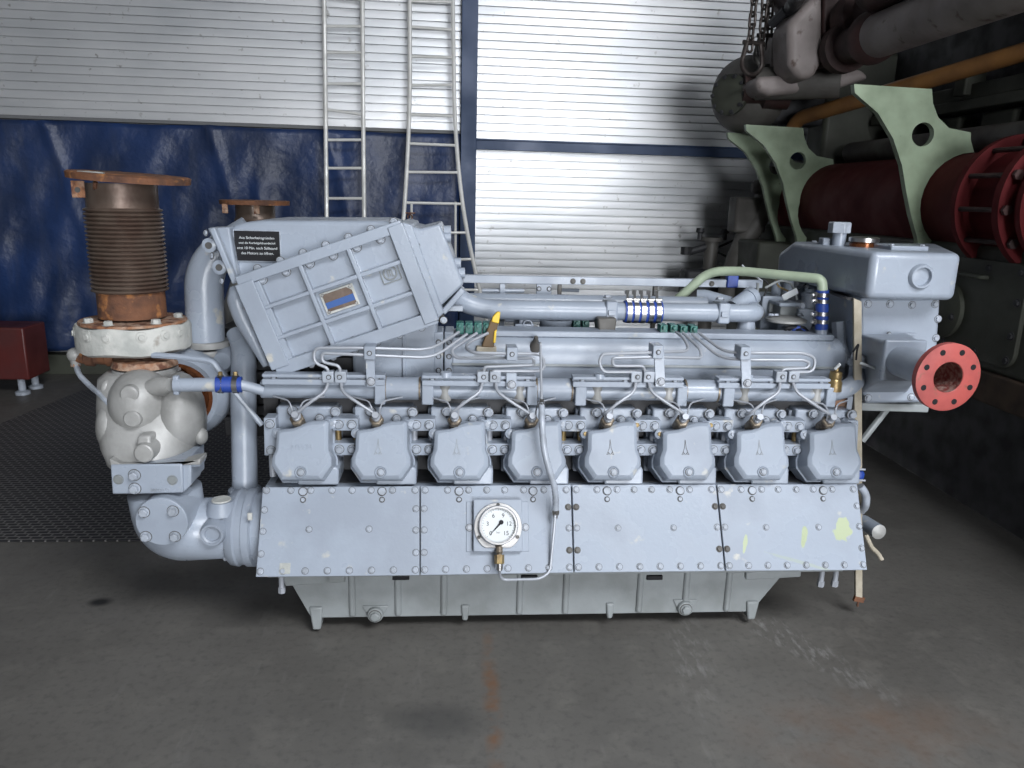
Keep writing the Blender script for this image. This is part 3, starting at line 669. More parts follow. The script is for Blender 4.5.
for px in (628, 635, 642, 649.5, 657):
    c = U(px); bm = B(); lathe(bm, c-X*.0085, X, [(0, ru*1.12), (0, ru*1.2), (.017, ru*1.2), (.017, ru*1.12)], 24, False)
    lathe(bm, c+V((0, -.012, ru*1.25)), X, [(-.011, .007), (.011, .007)], 10); cl = obj('hose_clamp', bm, 'chrome', hs)
    bm = B(); cyl(bm, c+V((-.006, -.012, ru*1.2)), c+V((-.010, -.012, ru*1.2+.032)), .0048, n=8); cyl(bm, c+V((-.011, -.012, ru*1.2+.022)), c+V((-.0115, -.012, ru*1.2+.037)), .008, n=8); obj('clamp_screw', bm, 'chrome', hs)
# branch cylinders near the right end
bm = B(); cyl(bm, A(733, 309, 2.86), A(750, 297, 2.90), ru*.95, n=20); cyl(bm, A(749, 298, 2.895), A(753, 295, 2.905), ru*1.02, n=20); obj('branch_pipe', bm, 'paint', E)
bm = B(); tube(bm, [A(697, 297, 2.98), A(705, 297, 2.97), A(730, 304, 2.92)], ru*.8, .02, 18); obj('branch_pipe', bm, 'paint', E)
bm = B(); lathe(bm, A(747, 318, 2.80)-Z*.075, Z, [(0, .05), (.03, .035), (.085, .028)], 18); obj('pipe_support', bm, 'paint', E)
# long flat bar with posts
YR = 3.0
a, b = A(463, 281, YR), A(763, 283, YR); zb2 = (a.z+b.z)/2
bm = B(); box(bm, (a.x, YR, zb2-.014), (b.x, YR+.03, zb2+.017)); br = obj('long_flat_bar', bm, 'paint', E, .002)
for px in (583, 573, 712): bolt(V((A(px, 280, YR).x, YR, zb2)), FR, .008, br, 'bar_bolt', 'dgrey')
for px, w in ((502.5, 5), (560, 3.5), (656, 4)):
    x = A(px, 290, YR).x; w = S(w, YR)/2; bm = B(); box(bm, (x-w, YR+.005, .95), (x+w, YR+.025, zb2)); obj('post', bm, 'dgrey' if px > 510 else 'paint', br, .002)
x = A(544, 290, YR).x; bm = B(); box(bm, (x-.03, YR+.0, 1.04), (x+.03, YR+.015, zb2-.014)); pp = obj('post_plate', bm, 'paint', br, .002)
for s in (-1, 1): bolt(V((x+s*.02, YR, zb2-.032)), FR, .007, pp, 'plate_bolt')
pipe([(482, 291, 3.02), (500, 291, 3.02), (524, 291, 3.02)], .009, 'paint', 'thin_rod', 0); pipe([(560, 290, 3.05), (579, 290.5, 3.05)], .007, 'paint', 'thin_rod', 0)
bm = B(); p = A(556, 327, 2.86); lathe(bm, p-Z*.12, Z, [(0, .063), (.14, .063), (.145, .066), (.152, .066)], 28); obj('round_neck', bm, 'paint', E)
bm = B(); p = A(524, 327, 2.80); box(bm, (p.x-.035, 2.78, p.z-.02), (p.x+.035, 2.85, p.z+.014)); o = obj('vent_block', bm, 'paint', E, .004)
bm = B(); cyl(bm, p+V((-.01, 0, .01)), p+V((-.01, 0, .055)), .010, n=12); ring(bm, p+V((.012, -.02, .012)), FR, .016, .003, 18, 6); obj('lifting_eye', bm, 'paint', o)
bm = B(); cyl(bm, A(505, 318, 2.86), A(600, 318, 2.86), .016, n=12); obj('drain_rail', bm, 'paint', E)
# yellow-tipped strap handle
a, b = A(488, 347, 2.60), A(495, 313, 2.62); bm = B(); d = (b-a)
prism(bm, [a+V((-.022, 0, 0)), a+V((.020, 0, -.004)), a+d*.80+V((.018, 0, 0)), a+d*.80+V((-.010, 0, 0))], V((0, .018, 0))); hd = obj('lever_handle', bm, 'brown', E, .004, label='brown strapped lever with yellow tip')
bm = B(); c = a+d*.74; prism(bm, [c+V((-.006, -.004, .0)), c+V((.020, -.004, -.006)), c+V((.024, -.004, .035)), c+V((.012, -.004, .034)), c+V((-.002, -.004, .018))], V((0, .024, 0))); obj('yellow_tip', bm, 'yellow', hd, .003, label='bright yellow plastic tip')
bm = B(); c = a+d*.22; prism(bm, [c+V((.012, -.004, -.01)), c+V((.021, -.004, -.012)), c+V((.024, -.004, .035)), c+V((.016, -.004, .03))], V((0, .024, 0))); obj('yellow_strip', bm, 'yellow', hd, .002)
bm = B(); box(bm, (a.x-.04, 2.60, a.z-.025), (a.x+.03, 2.64, a.z+.0)); obj('strap_base', bm, 'wood', hd, .004)

# -------- gauge on its plate, with hose
gc = P(497.5, 527.5); gx, gu, gn = X, PU, PN
def G(x, y, d=0): return gc + gx*x + gu*y + gn*d
px1 = 3.28e-3
bm = B(); prism(bm, [G(-.103, .085, .003), G(.103, .085, .003), G(.103, -.078, .003), G(-.103, -.078, .003)], gn*-.004); bk = obj('gauge_back_plate', bm, 'paint', E, .002)
bm = B(); prism(bm, [G(-.080, .090, .028), G(.080, .090, .028), G(.080, -.078, .028), G(-.080, -.078, .028)], gn*-.026); gp_ = obj('gauge_mount', bm, 'paint', E, .003)
for s in (-1, 1): bolt(G(.092*s, .0, .004), gn, .009, bk, 'plate_bolt', 'steel')
bm = B()
fl = []
for i in range(48):
    a = 2*PI*i/48; y = max(math.sin(a)*.078, -.066); fl.append(G(math.cos(a)*.078, y, .034))
prism(bm, fl, gn*-.005); gb = obj('pressure_gauge', bm, 'chrome', E, .0012, label='round white-faced pressure gauge in a steel case')
bm = B(); lathe(bm, G(0, .004, .033), gn, [(0, .066), (.022, .064), (.028, .061), (.028, .056), (.022, .055)], 48, False); obj('bezel', bm, 'chrome', gb)
bm = B(); lathe(bm, G(0, .004, .045), gn, [(0, .0565), (.002, .0565)], 48); obj('dial', bm, 'white', gb)
DC = G(0, .004, .0475)
for i in range(6):
    a = math.radians(225-54*i); t = ['0', '3', '6', '9', '12', '15'][i]
    text(t, .019, DC + gx*math.cos(a)*.035 + gu*math.sin(a)*.035, gx, gu, gb, 'black', 'dial_number', .0002)
bm = B()
for i in range(31):
    a = math.radians(225-9*i); l = .006 if i % 3 == 0 else .003; bar(bm, DC+(gx*math.cos(a)+gu*math.sin(a))*(.053-l), DC+(gx*math.cos(a)+gu*math.sin(a))*.053, .0009, .0004, gn)
obj('dial_scale', bm, 'black', gb, smooth=False)
text('bar', .010, DC - gu*.022, gx, gu, gb, 'dgrey', 'dial_unit', .0002)
a = math.radians(228); dn = gx*math.cos(a)+gu*math.sin(a)
bm = B(); prism(bm, [DC+gn*.002+dn*.044, DC+gn*.002-dn*.012+dn.cross(gn)*.0035, DC+gn*.002-dn*.012-dn.cross(gn)*.0035], gn*.001); lathe(bm, DC-dn*.014+gn*.001, gn, [(0, .0075), (.002, .0075)], 14); obj('needle', bm, 'black', gb)
for a in (90, 210, 330):
    bolt(G(math.cos(math.radians(a))*.072, math.sin(math.radians(a))*.072-(-.004 if a != 90 else 0), .034), gn, .0042, gb, 'case_screw', 'dgrey')
bm = B(); lathe(bm, G(.003, -.062, .045), -gu, [(0, .011), (.018, .011), (.02, .015), (.022, .009), (.026, .009)], 12); obj('gauge_neck', bm, 'nutb', gb)
bm = B(); lathe(bm, G(.003, -.088, .045), -gu, [(0, .016), (.028, .016), (.03, .012)], 6); obj('brass_nut', bm, 'brass', gb)
bm = B(); lathe(bm, G(.003, -.116, .045), -gu, [(0, .012), (.018, .012), (.019, .009), (.022, .009)], 12); obj('steel_ferrule', bm, 'chrome', gb)
g0 = G(.003, -.135, .045)
pipe([g0, (500.5, 580, 2.26), (540, 579, 2.25), (550, 572, 2.27), (554, 530, 2.30), (555.5, 512, 2.315)], .0048, 'steel', 'gauge_pipe', .05)
bm = B(); pts = [A(x, y, Y) for x, y, Y in ((541.5, 404, 2.385), (542, 425, 2.335), (544, 450, 2.31), (549, 470, 2.30), (554.5, 486, 2.305), (556, 500, 2.315), (555.5, 513, 2.32))]
fp = fillet(pts, .05, 8); L_ = len(fp)-1
tube(bm, fp, .011, 0, 12, radii=lambda t: .0105+.0009*math.sin(t*150)); bh = obj('braided_hose', bm, 'bolt', E, label='grey braided hose hanging down to the gauge')
for p, d in ((pts[0], Z), (pts[-1], -Z)):
    bm = B(); lathe(bm, p-d*.012, d, [(0, .013), (.016, .013), (.018, .008), (.03, .008)], 6); obj('hose_end_nut', bm, 'chrome', bh)

# -------- air cooler box
Yc = 2.50
q00, q10, q01, q11 = A(236.5, 279.3, Yc), A(400.6, 223, Yc), A(277.5, 373.6, Yc), A(437.5, 320.3, Yc)
def Q(u, v, d=0): return q00.lerp(q10, u).lerp(q01.lerp(q11, u), v) + Yv*d
bm = B(); prism(bm, [Q(0, 0, .05), Q(1, 0, .05), Q(1, 1, .05), Q(0, 1, .05)], Yv*.45); cb = obj('air_cooler_body', bm, 'paint', E, .01)
bm = B(); prism(bm, [Q(-.004, -.01, .02), Q(1.0, -.01, .02), Q(1.0, 1.01, .02), Q(-.004, 1.01, .02)], Yv*.028); cc_ = obj('cooler_cover', bm, 'paint', E, .003)
def cbar(u0, v0, u1, v1, w, d0, d1, name, par, m='paint', bev=.003):
    a, b = Q(u0, v0), Q(u1, v1); t = (b-a).normalized(); n = t.cross(Yv).normalized()*(w/2)
    bm = B(); prism(bm, [a-n+Yv*d0, b-n+Yv*d0, b+n+Yv*d0, a+n+Yv*d0], Yv*(d1-d0)); return obj(name, bm, m, par, bev)
cbar(-.004, .025, 1.0, .025, .035, -.006, .03, 'rim_bar', cc_); cbar(0, .965, 1.0, .965, .045, -.006, .03, 'rim_bar', cc_)
cbar(.035, .05, .035, .95, .060, -.012, .03, 'rim_bar', cc_); cbar(.965, .0, .965, 1.0, .05, -.010, .03, 'rim_bar', cc_)
cbar(.10, .08, .10, .95, .020, -.002, .025, 'rim_step', cc_)
for u in (.37, .665): cbar(u, .05, u, .95, .014, -.0055, .022, 'stiffening_rib', cc_)
for v in (.345, .665): cbar(.08, v, .94, v, .014, -.004, .022, 'stiffening_rib', cc_)
for i in range(6):
    bolt(Q(.13+.145*i, .085, .018), FR, .011, cc_, 'cover_bolt', 'bolt', h=.015)
    bolt(Q(.19+.148*i, .935, .018), FR, .010, cc_, 'cover_bolt', 'bolt', h=.012)
for i in range(7):
    bolt(Q(.12+.14*i, -.03, .035), FR, .010, cc_, 'flange_bolt', 'bolt', h=.012); bolt(Q(.19+.14*i, 1.035, .035), FR, .009, cc_, 'flange_bolt', 'bolt')
for i in range(4): bolt(Q(-.02, .30+.2*i, .03), V((-.8, -.6, .1)), .010, cc_, 'side_bolt', 'bolt', h=.014)
# nameplate and round cast emblem
ex = (q10-q00).normalized(); ez = (q00-q01).normalized()
c = Q(.505, .50, .016); bm = B(); prism(bm, [c-ex*.056-ez*.036, c+ex*.056-ez*.036, c+ex*.056+ez*.036, c-ex*.056+ez*.036], Yv*-.003); npl = obj('name_plate', bm, 'band', E, .001)
c = Q(.505, .50, .0125); bm = B(); prism(bm, [c-ex*.048-ez*.028, c+ex*.048-ez*.030, c+ex*.048+ez*.016, c+ex*.034+ez*.030, c-ex*.048+ez*.030], Yv*-.002); obj('plate_face', bm, 'bellow', npl, smooth=False)
bm = B(); c2 = c-Yv*.0022; prism(bm, [c2-ex*.048-ez*.018, c2+ex*.048-ez*.018, c2+ex*.048+ez*.004, c2-ex*.048+ez*.002], Yv*-.0008); obj('blue_stripe', bm, 'blued', npl, smooth=False)
for sx in (-1, 1):
    for sz in (-1, 1): disc(c+ex*.047*sx+ez*.029*sz-Yv*.001, FR, .004, .002, npl, 'rivet', 'chrome')
c = Q(.835, .42, .019)
bm = B(); n_ = 30
for k in range(4):
    cs = [c-ex*.030-ez*.028, c+ex*.030-ez*.028, c+ex*.030+ez*.028, c-ex*.030+ez*.028]; bar(bm, cs[k], cs[(k+1) % 4], .0035, .008, FR)
em = obj('cast_emblem_frame', bm, 'paintd', E, .0008)
bm = B(); ring(bm, c, FR, .021, .0030, 30, 6); obj('emblem_ring', bm, 'paintd', em)
bm = B()
for k in (-1, 0, 1): bar(bm, c+ex*.007*k-ez*.010, c+ex*.007*k+ez*.009, .0032, .008, FR)
bar(bm, c-ex*.008+ez*.010, c+ex*.0085+ez*.010, .0032, .008, FR); bar(bm, c+ex*.004-ez*.011, c+ex*.012-ez*.011, .0032, .008, FR); obj('emblem_letter_m', bm, 'paintd', em, smooth=False)
# housing behind/above the cover
Yh = 2.60
def H(px, py, d=0): return A(px, py, Yh) + Yv*d
bm = B(); prism(bm, [H(231, 226), H(243, 222.5), H(262, 220.5), H(386, 221), H(400, 226), H(395, 300), H(262, 330), H(238, 285)], Yv*.42); hb = obj('cooler_housing', bm, 'paint', E, .014, 3)
bm = B(); a = [A(x, y, 2.56) for x, y in ((207, 228), (229, 227), (238, 279), (231, 282))]; prism(bm, a, Yv*.10); sf = obj('housing_side_flange', bm, 'paint', E, .006)
bm = B(); bar(bm, A(213, 228, 2.54), A(236, 283, 2.54), .018, .03, FR); obj('flange_rib', bm, 'paint', sf, .004)
for px, py in ((208.6, 245.5), (219, 267.5)):
    p = A(px, py, 2.55); bm = B(); lathe(bm, p, Yv, [(0, .018), (.003, .023), (.05, .023)], 20); bs = obj('screw_boss', bm, 'paint', sf); disc(p, FR, .009, .001, bs, 'screw_socket', 'dgrey')
for y in ((206, 233), (212, 256), (222, 281)): bolt(A(*y, 2.56), V((-.7, -.7, .1)), .008, sf, 'flange_bolt')
bm = B(); tube(bm, [A(233, 286, 2.58), A(239, 310, 2.58), A(266, 366, 2.58)], .030, .05, 16, 10, radii=lambda t: .030*min(1, .35+9*t, .35+9*(1-t))); obj('side_duct', bm, 'paint', E)
# warning plate
pc = A(257.5, 246, Yh-.004); wx, wz = S(19.8, 2.6), S(13.2, 2.6); tl = .02
bm = B(); box(bm, (pc.x-wx-.003, Yh-.006, pc.z-wz-.003), (pc.x+wx+.003, Yh+.001, pc.z+wz+.003)); wp = obj('warning_plate', bm, 'bolt', E, .001, label='black plate with four white lines of German text')
bm = B(); box(bm, (pc.x-wx, Yh-.008, pc.z-wz), (pc.x+wx, Yh-.005, pc.z+wz)); obj('plate_face', bm, 'black', wp, .0005)
for i, s in enumerate(('Aus Sicherheitsgründen', 'sind die Kurbelgehäusedeckel', 'erst 10 Min. nach Stillstand', 'des Motors zu öffnen.')):
    text(s, .0118 if i != 1 else .0098, V((pc.x, Yh-.0085, pc.z+.026-.0165*i)), X, Z, wp, 'white', 'plate_text_line', .0003)
# outlet hood on the right of the box
def K(px, py, Y): return A(px, py, Y)
bm = B(); f = [(401, 224), (421, 228.7), (440, 224), (464, 284), (460, 288), (439, 308), (438, 320)]
prism(bm, [K(x, y, 2.56) for x, y in f], Yv*.36); hd = obj('outlet_hood', bm, 'paint', E, .008)
bm = B(); prism(bm, [K(x, y, 2.545) for x, y in ((401, 222), (412, 225), (444, 313), (437, 320))], Yv*.42); fl_ = obj('hood_flange', bm, 'paint', E, .005)
for i in range(4): bolt(K(416+8.3*i, 246+24*i, 2.56), FR, .010, hd, 'hood_bolt', 'dgrey')
for x, y in ((449, 231), (449, 237), (459, 263), (463, 273)): 
    bm = B(); cyl(bm, K(x-5, y, 2.60), K(x+2, y, 2.60), .018, n=12); obj('hood_lug', bm, 'paint', hd)
bm = B(); bar(bm, K(443, 311, 2.62), K(463, 288, 2.62), .02, .10, FR); obj('pipe_seat', bm, 'paint', hd, .004)
bm = B(); p = A(455, 308, 2.70); box(bm, (A(442, 308, 2.7).x, 2.70, p.z-.012), (A(463, 308, 2.7).x, 2.78, p.z+.006)); obj('seat_shelf', bm, 'bolt', hd, .002)

# ================================================================== LEFT END: exhaust, turbocharger, pump
YX = 2.70
xc = A(134.5, 330, YX).x
def ZX(py): return A(133, py, YX).z
def VX(py, dx=0): return V((xc+dx, YX, ZX(py)))
# bellows
tz = ZX(182); 
bm = B(); n = 20; z1, z0 = ZX(208), ZX(291); prof = []
for i in range(n):
    a = z0+(z1-z0)*i/n; s = (z1-z0)/n
    prof += [(a, .109), (a+s*.25, .1185), (a+s*.5, .121), (a+s*.75, .1185), (a+s*.98, .109)]
lathe(bm, V((xc, YX, 0)), Z, prof, 48); bl = obj('exhaust_bellows', bm, 'bellow', E, ang=50, label='rusty ribbed steel bellows of the front exhaust')
bm = B(); lathe(bm, V((xc, YX, ZX(209))), Z, [(0, .114), (.004, .110), (ZX(184)-ZX(209), .110)], 40); obj('upper_sleeve', bm, 'bellow', bl)
bm = B(); lathe(bm, V((xc, YX, ZX(316))), Z, [(0, .107), (ZX(290)-ZX(316), .107)], 40); obj('lower_sleeve', bm, 'rust', bl)
tn = V((.055, -.03, 1)).normalized(); tc = V((A(130, 182, YX).x, YX, ZX(181)))
bm = B(); lathe(bm, tc, tn, [(0, .186), (.018, .188), (.022, .182)], 48); tf = obj('top_flange', bm, 'rust', bl)
a = tc+V((-.108, -.125, -.004)); bm = B(); box(bm, (a.x-.020, a.y-.008, a.z-.052), (a.x+.020, a.y+.0, a.z+.0)); tb = obj('hanging_tab', bm, 'rustlt', tf, .002); disc(a+V((0, -.008, -.028)), FR, .007, .001, tb, 'tab_hole', 'black')
bolt(a+V((.04, .02, -.012)), V((1, 0, -.2)), .012, tf, 'tab_bolt', 'rust')
bm = B(); prism(bm, [tc+V((-.13, -.12, .020)), tc+V((-.02, -.14, .018)), tc+V((-.03, -.09, .018)), tc+V((-.11, -.08, .022))], V((0, 0, .006)), .7); obj('loose_debris', bm, 'band', tf, .002)
# insulated clamp band
bm = B(); rb = S(60, YX)*.80; n = 40; rings = []
for t, r in ((0, rb*.94), (.008, rb), (.078, rb*1.01), (.092, rb*.97), (.093, rb*.8)): rings.append([V((xc+math.cos(2*PI*i/n)*(r*(1+.012*math.sin(i*1.7))), YX+math.sin(2*PI*i/n)*r, ZX(348)+t+.004*math.sin(i*.9))) for i in range(n)])
loft(bm, rings); bd = obj('lagged_clamp_band', bm, 'band', E, ang=50, label='white plaster-like lagging ring around the exhaust')
bm = B(); lathe(bm, V((xc, YX, ZX(348)+.098)), Z, [(-.004, rb*.95), (.004, rb*.93), (.006, .11)], 40); obj('rusty_ring', bm, 'rustlt', bd)
for an in (-150, -118, -95, -62, -38, -20):
    a = math.radians(an); d = V((math.cos(a), math.sin(a), 0)); p = V((xc, YX, ZX(329)))+d*(rb*1.0)
    bm = B(); lathe(bm, p-d*.006, d, [(0, .019), (.008, .018), (.010, .010), (.014, .009)], 16); obj('band_screw', bm, 'band', bd)
for an in (-140, -100, -40, 20, 80, 150):
    a = math.radians(an); bolt(V((xc+math.cos(a)*rb*.78, YX+math.sin(a)*rb*.78, ZX(348)+.101)), Z, .015, bd, 'flange_nut', 'band', h=.016)
# rusty neck & turbine outlet flange
bm = B(); lathe(bm, V((xc, YX, ZX(372))), Z, [(0, .078), (.02, .080), (.035, .074), (.10, .078)], 32); obj('rusty_neck', bm, 'rustlt', E)
YT = 2.56
bm = B(); p = A(138.5, 374, YT); lathe(bm, V((p.x, YT+.06, p.z-.022)), Z, [(0, .108), (.020, .110), (.022, .104), (.034, .102)], 36); nf = obj('turbine_flange', bm, 'cast', E)
bm = B(); lathe(bm, V((p.x, YT+.06, p.z+.018)), Z, [(0, .104), (.022, .096)], 36); obj('rust_crust', bm, 'rustlt', nf)
# turbine housing: loft of rounded sections
def sect(px0, px1, py, Y0, depth, nn=32, sq=.8):
    a, b = A(px0, py, Y0+depth*.5), A(px1, py, Y0+depth*.5); cx, rx = (a.x+b.x)/2, (b.x-a.x)/2; r = []
    for i in range(nn):
        t = 2*PI*i/nn; c_, s_ = math.cos(t), math.sin(t)
        r.append(V((cx+rx*math.copysign(abs(c_)**sq, c_), Y0+depth/2+depth/2*math.copysign(abs(s_)**sq, s_), a.z)))
    return r
bm = B(); loft(bm, [sect(x0, x1, y, 2.47+o, .30-o) for x0, x1, y, o in ((112, 170, 368, .05), (103, 180, 375, .03), (103, 192, 386, .0), (103, 200, 402, -.03), (105, 203, 422, -.06), (110, 201, 438, -.09), (115, 198, 446, -.10), (117, 197, 451, -.10))]); th = obj('turbine_housing', bm, 'cast', E, ang=180, label='pale cast turbine housing at the left end')
bm = B(); p = A(142, 402.5, 2.52); ball(bm, p, .100, .115, .112, 28); obj('turbine_dome', bm, 'cast', th)
for px, py, r, Y in ((128.5, 395, .028, 2.415), (131.5, 419.5, .027, 2.40), (143, 454, .030, 2.35)):
    p = A(px, py, Y); bm = B(); lathe(bm, p, Yv, [(0, r*.86), (.004, r), (.07, r*1.1)], 20); obj('casting_boss', bm, 'cast', th)
for px, py, rx_, rz_ in ((182, 412, .070, .135), (117, 425, .055, .10), (162, 440, .085, .05)):
    p = A(px, py, 2.535); bm = B(); ball(bm, p, rx_, .10, rz_, 24); obj('casting_lobe', bm, 'cast', th)
for px, py in ((108, 388), (201, 436)):
    p = A(px, py, 2.53); bm = B(); ball(bm, p, .022, .03, .03, 14); obj('casting_lug', bm, 'cast', th)
bm = B(); prism(bm, [A(x, y, 2.375) for x, y in ((137, 436), (150, 436), (152, 462), (134, 462))], Yv*.10); obj('casting_rib', bm, 'cast', th, .008)
bm = B(); lathe(bm, A(150, 388, 2.47), (A(176, 384, 2.43)-A(150, 388, 2.47)).normalized(), [(0, .025), (.05, .032), (.085, .022)], 18); obj('pipe_stub', bm, 'cast', th)
bm = B(); bar(bm, A(176, 375.5, 2.43), A(177, 394.5, 2.43), .018, .022, FR); st = obj('stub_flange', bm, 'paint', E, .004)
bm = B(); tube(bm, [A(174, 385, 2.43), A(219, 384.5, 2.44)], .022, 0, 18); obj('coolant_pipe', bm, 'paint', E)
bm = B(); tube(bm, [A(216, 384.5, 2.44), A(242, 384.5, 2.45)], .026, 0, 18); bh = obj('blue_hose', bm, 'blue', E, label='short blue hose near the turbine housing')
for px in (221, 236):
    c = A(px, 384.5, 2.445); bm = B(); lathe(bm, c-X*.008, X, [(0, .026), (0, .0285), (.016, .0285), (.016, .026)], 22, False); obj('hose_clamp', bm, 'chrome', bh); bolt(c+Z*.03, Z, .007, bh, 'clamp_screw', 'brass', h=.012)
bm = B(); tube(bm, [A(240, 384.5, 2.45), V((mx(262)+.01, 2.47, zm+.002))], .017, 0, 16); obj('coolant_pipe', bm, 'paint', E)
pipe([(152, 355, 2.56), (182, 357, 2.56), (205, 360, 2.56), (213, 362, 2.56), (226, 382, 2.56), (262, 425, 2.56)], .010, 'paint', 'drain_pipe', .08)
# rusty union with thin hose on the left
bm = B(); p = A(112, 357, 2.66); lathe(bm, A(76, 357.5, 2.66), X, [(0, .018), (.03, .022), (.035, .028), (.06, .030), (.064, .022), (.10, .024), (.105, .030), (.13, .028)], 14); un = obj('rusty_union', bm, 'rust', E)
bm = B(); ball(bm, A(75, 355, 2.66), .026, .024, .026, 14); lathe(bm, A(75, 356, 2.66), -Z, [(0, .02), (.035, .014)], 12); obj('elbow', bm, 'cast', un)
bm = B(); lathe(bm, A(75.5, 361, 2.66), -Z, [(0, .016), (.018, .016)], 6); obj('elbow_nut', bm, 'rustlt', un)
pipe([(76, 365, 2.66), (79, 375, 2.62), (92, 388, 2.56), (100, 394, 2.50), (111, 406, 2.47)], .009, 'bolt', 'thin_hose', .1)
# compressor volute behind
cv_ = A(183, 393, 2.72)
bm = B(); lathe(bm, cv_ + V((0, -.02, 0)), Yv, [(-.03, .118), (-.035, .135), (-.01, .155), (.04, .165), (.09, .155), (.13, .12), (.15, .06)], 44, False); vo = obj('compressor_volute', bm, 'paint', E, ang=60)
bm = B(); lathe(bm, cv_ + V((0, -.05, 0)), Yv, [(0, .105), (-.002, .118), (.03, .118)], 40, False); lathe(bm, cv_ + V((0, -.02, 0)), Yv, [(0, .118), (.004, .105), (.02, .07), (.03, .02)], 40); obj('rusty_inlet_ring', bm, 'copper', vo, label='rust-red ring')
bm = B(); lathe(bm, A(224, 360, 2.76), Yv, [(-.02, .03), (0, .045), (.08, .05)], 24); obj('volute_outlet', bm, 'paint', vo)
# inlet elbow and flange
YE = 2.80
bm = B(); tube(bm, [A(206, 342, YE), A(203, 262, YE), A(252, 232, YE+.03)], .068, .22, 28, 14, radii=lambda t: .066-.006*t); obj('charge_elbow', bm, 'paint', E)
for py, r, t in ((346, .078, .022), (354, .070, .020), (366, .06, .03)):
    bm = B(); p = A(210, py, YE); lathe(bm, V((A(208, 344, YE).x, YE, p.z)), Z, [(0, r), (t-.004, r), (t, r*.96)], 32); obj('elbow_flange', bm, 'cast' if r > .065 else 'paint', E)
# vertical pipe down to the crankcase
bm = B(); tube(bm, [A(236, 333, 2.80), A(244, 352, 2.74), A(243.5, 400, 2.68), A(245, 492, 2.60)], .045, .12, 22, 10, radii=lambda t: .034+.010*min(1, t*2.2)); obj('riser_pipe', bm, 'paint', E)
bm = B(); lathe(bm, A(245, 492, 2.60), Z, [(0, .058), (.012, .056), (.02, .046)], 24); obj('riser_collar', bm, 'paint', E)
bm = B(); 
for i in range(7): z = .62+i*.045; box(bm, (-.90, 2.93, z), (-.62, 2.96, z+.018))
box(bm, (-.90, 2.96, .55), (-.62, 3.2, .98)); obj('ribbed_rear_cover', bm, 'block', E, .004)
bm = B(); p0, p1 = A(266, 395, 2.60), A(279, 418, 2.60); box(bm, (p0.x-.01, 2.60, p1.z), (p1.x, 2.61, p0.z)); obj('mesh_guard', bm, 'mesh', E)
# pump block with casting numbers
Yp = 2.35
pa = [A(x, y, Yp) for x, y in ((110, 465), (182, 464), (183, 493), (152, 494), (112, 494.5))]
bm = B(); prism(bm, pa, Yv*.22); pbk = obj('pump_block_casting', bm, 'paint', E, .005)
bm = B(); prism(bm, [A(x, y, Yp+.01) for x, y in ((182, 465), (191, 462), (191, 485), (183, 493))], Yv*.10); prism(bm, [A(x, y, Yp+.02) for x, y in ((188, 463), (200, 460), (200, 467), (190, 468))], Yv*.06); obj('side_step', bm, 'paint', pbk, .004)
bm = B(); prism(bm, [A(x, y, Yp+.005) for x, y in ((109, 459), (120, 464), (180, 464), (200, 459), (200, 465), (110, 467))], Yv*.07); obj('gasket_rim', bm, 'cast', pbk, .004)
for px, py in ((118.5, 479.5), (172.5, 480)):
    p = A(px, py, Yp); bm = B(); lathe(bm, p+V((0, -.001, 0)), Yv, [(0, .0165), (.0, .014), (.010, .013)], 20, False); lathe(bm, p+V((0, -.002, 0)), FR, [(0, .0135), (.001, .0125)], 20); obj('drilled_hole', bm, 'paintd', pbk)
for px, py in ((134.5, 475), (135, 488.5)): bolt(A(px, py, Yp), FR, .014, pbk, 'block_bolt', 'bolt', h=.018)
text('40023577', .015, A(160, 490.2, Yp-.001), X, Z, pbk, 'bolt', 'casting_number', .0015)
# elbow casting below
bm = B(); tube(bm, [A(165, 490, 2.47), A(172, 530, 2.47), A(236, 527, 2.47)], .11, .16, 30, 14, radii=lambda t: .115-.012*t); el = obj('pump_elbow', bm, 'paint', E, ang=180)
bm = B(); p = A(161.5, 522, 2.325); lathe(bm, p, Yv, [(0, .080), (.012, .0815), (.014, .078), (.13, .085)], 40); rc = obj('round_cover', bm, 'paint', E, .002)
for px, py in ((144, 512), (173, 511), (146, 536.5), (175, 536.5)): bolt(A(px, py, 2.325), FR, .0135, rc, 'cover_bolt', 'bolt', h=.016)
p = A(211.5, 535.5, 2.345); bm = B(); lathe(bm, p, Yv, [(.0, .030), (.0, .036), (.012, .040), (.06, .045)], 32, False); lathe(bm, p, Yv, [(.003, .031), (.006, .024), (.014, .022)], 28, False); lathe(bm, p+V((0, .014, 0)), FR, [(0, .031), (.002, .02)], 24); obj('plug_boss', bm, 'paint', el)
p = A(221, 495.5, 2.43); bm = B(); lathe(bm, p-Z*.06, Z, [(0, .052), (.035, .042), (.044, .040)], 26); ob = obj('top_boss', bm, 'paint', el); bm = B(); lathe(bm, p-Z*.02, Z, [(0, .033), (.008, .030)], 22); obj('boss_plug', bm, 'band', ob)
bm = B(); lathe(bm, A(225, 556, 2.46), Z, [(0, .022), (.03, .026)], 16); obj('drain_boss', bm, 'paint', el)
px_ = A(235, 527, 2.49); cz_ = V((px_.x, 2.49, px_.z))
bm = B(); lathe(bm, cz_, X, [(-.01, .118), (0, .128), (.022, .132), (.028, .127), (.05, .127), (.052, .133), (.075, .133), (.08, .12), (.11, .12)], 44); fr = obj('pump_flange', bm, 'paint', E)
for i in range(12):
    a = 2*PI*i/12+.2; bolt(cz_+V((-.004, math.cos(a)*.112, math.sin(a)*.112)), -X, .009, fr, 'flange_bolt', 'bolt', h=.014)
p = A(250, 517, 2.362); bm = B(); box(bm, (p.x-.008, 2.362, p.z-.012), (p.x+.006, 2.37, p.z+.012)); obj('worn_tag', bm, 'band', fr, .001)
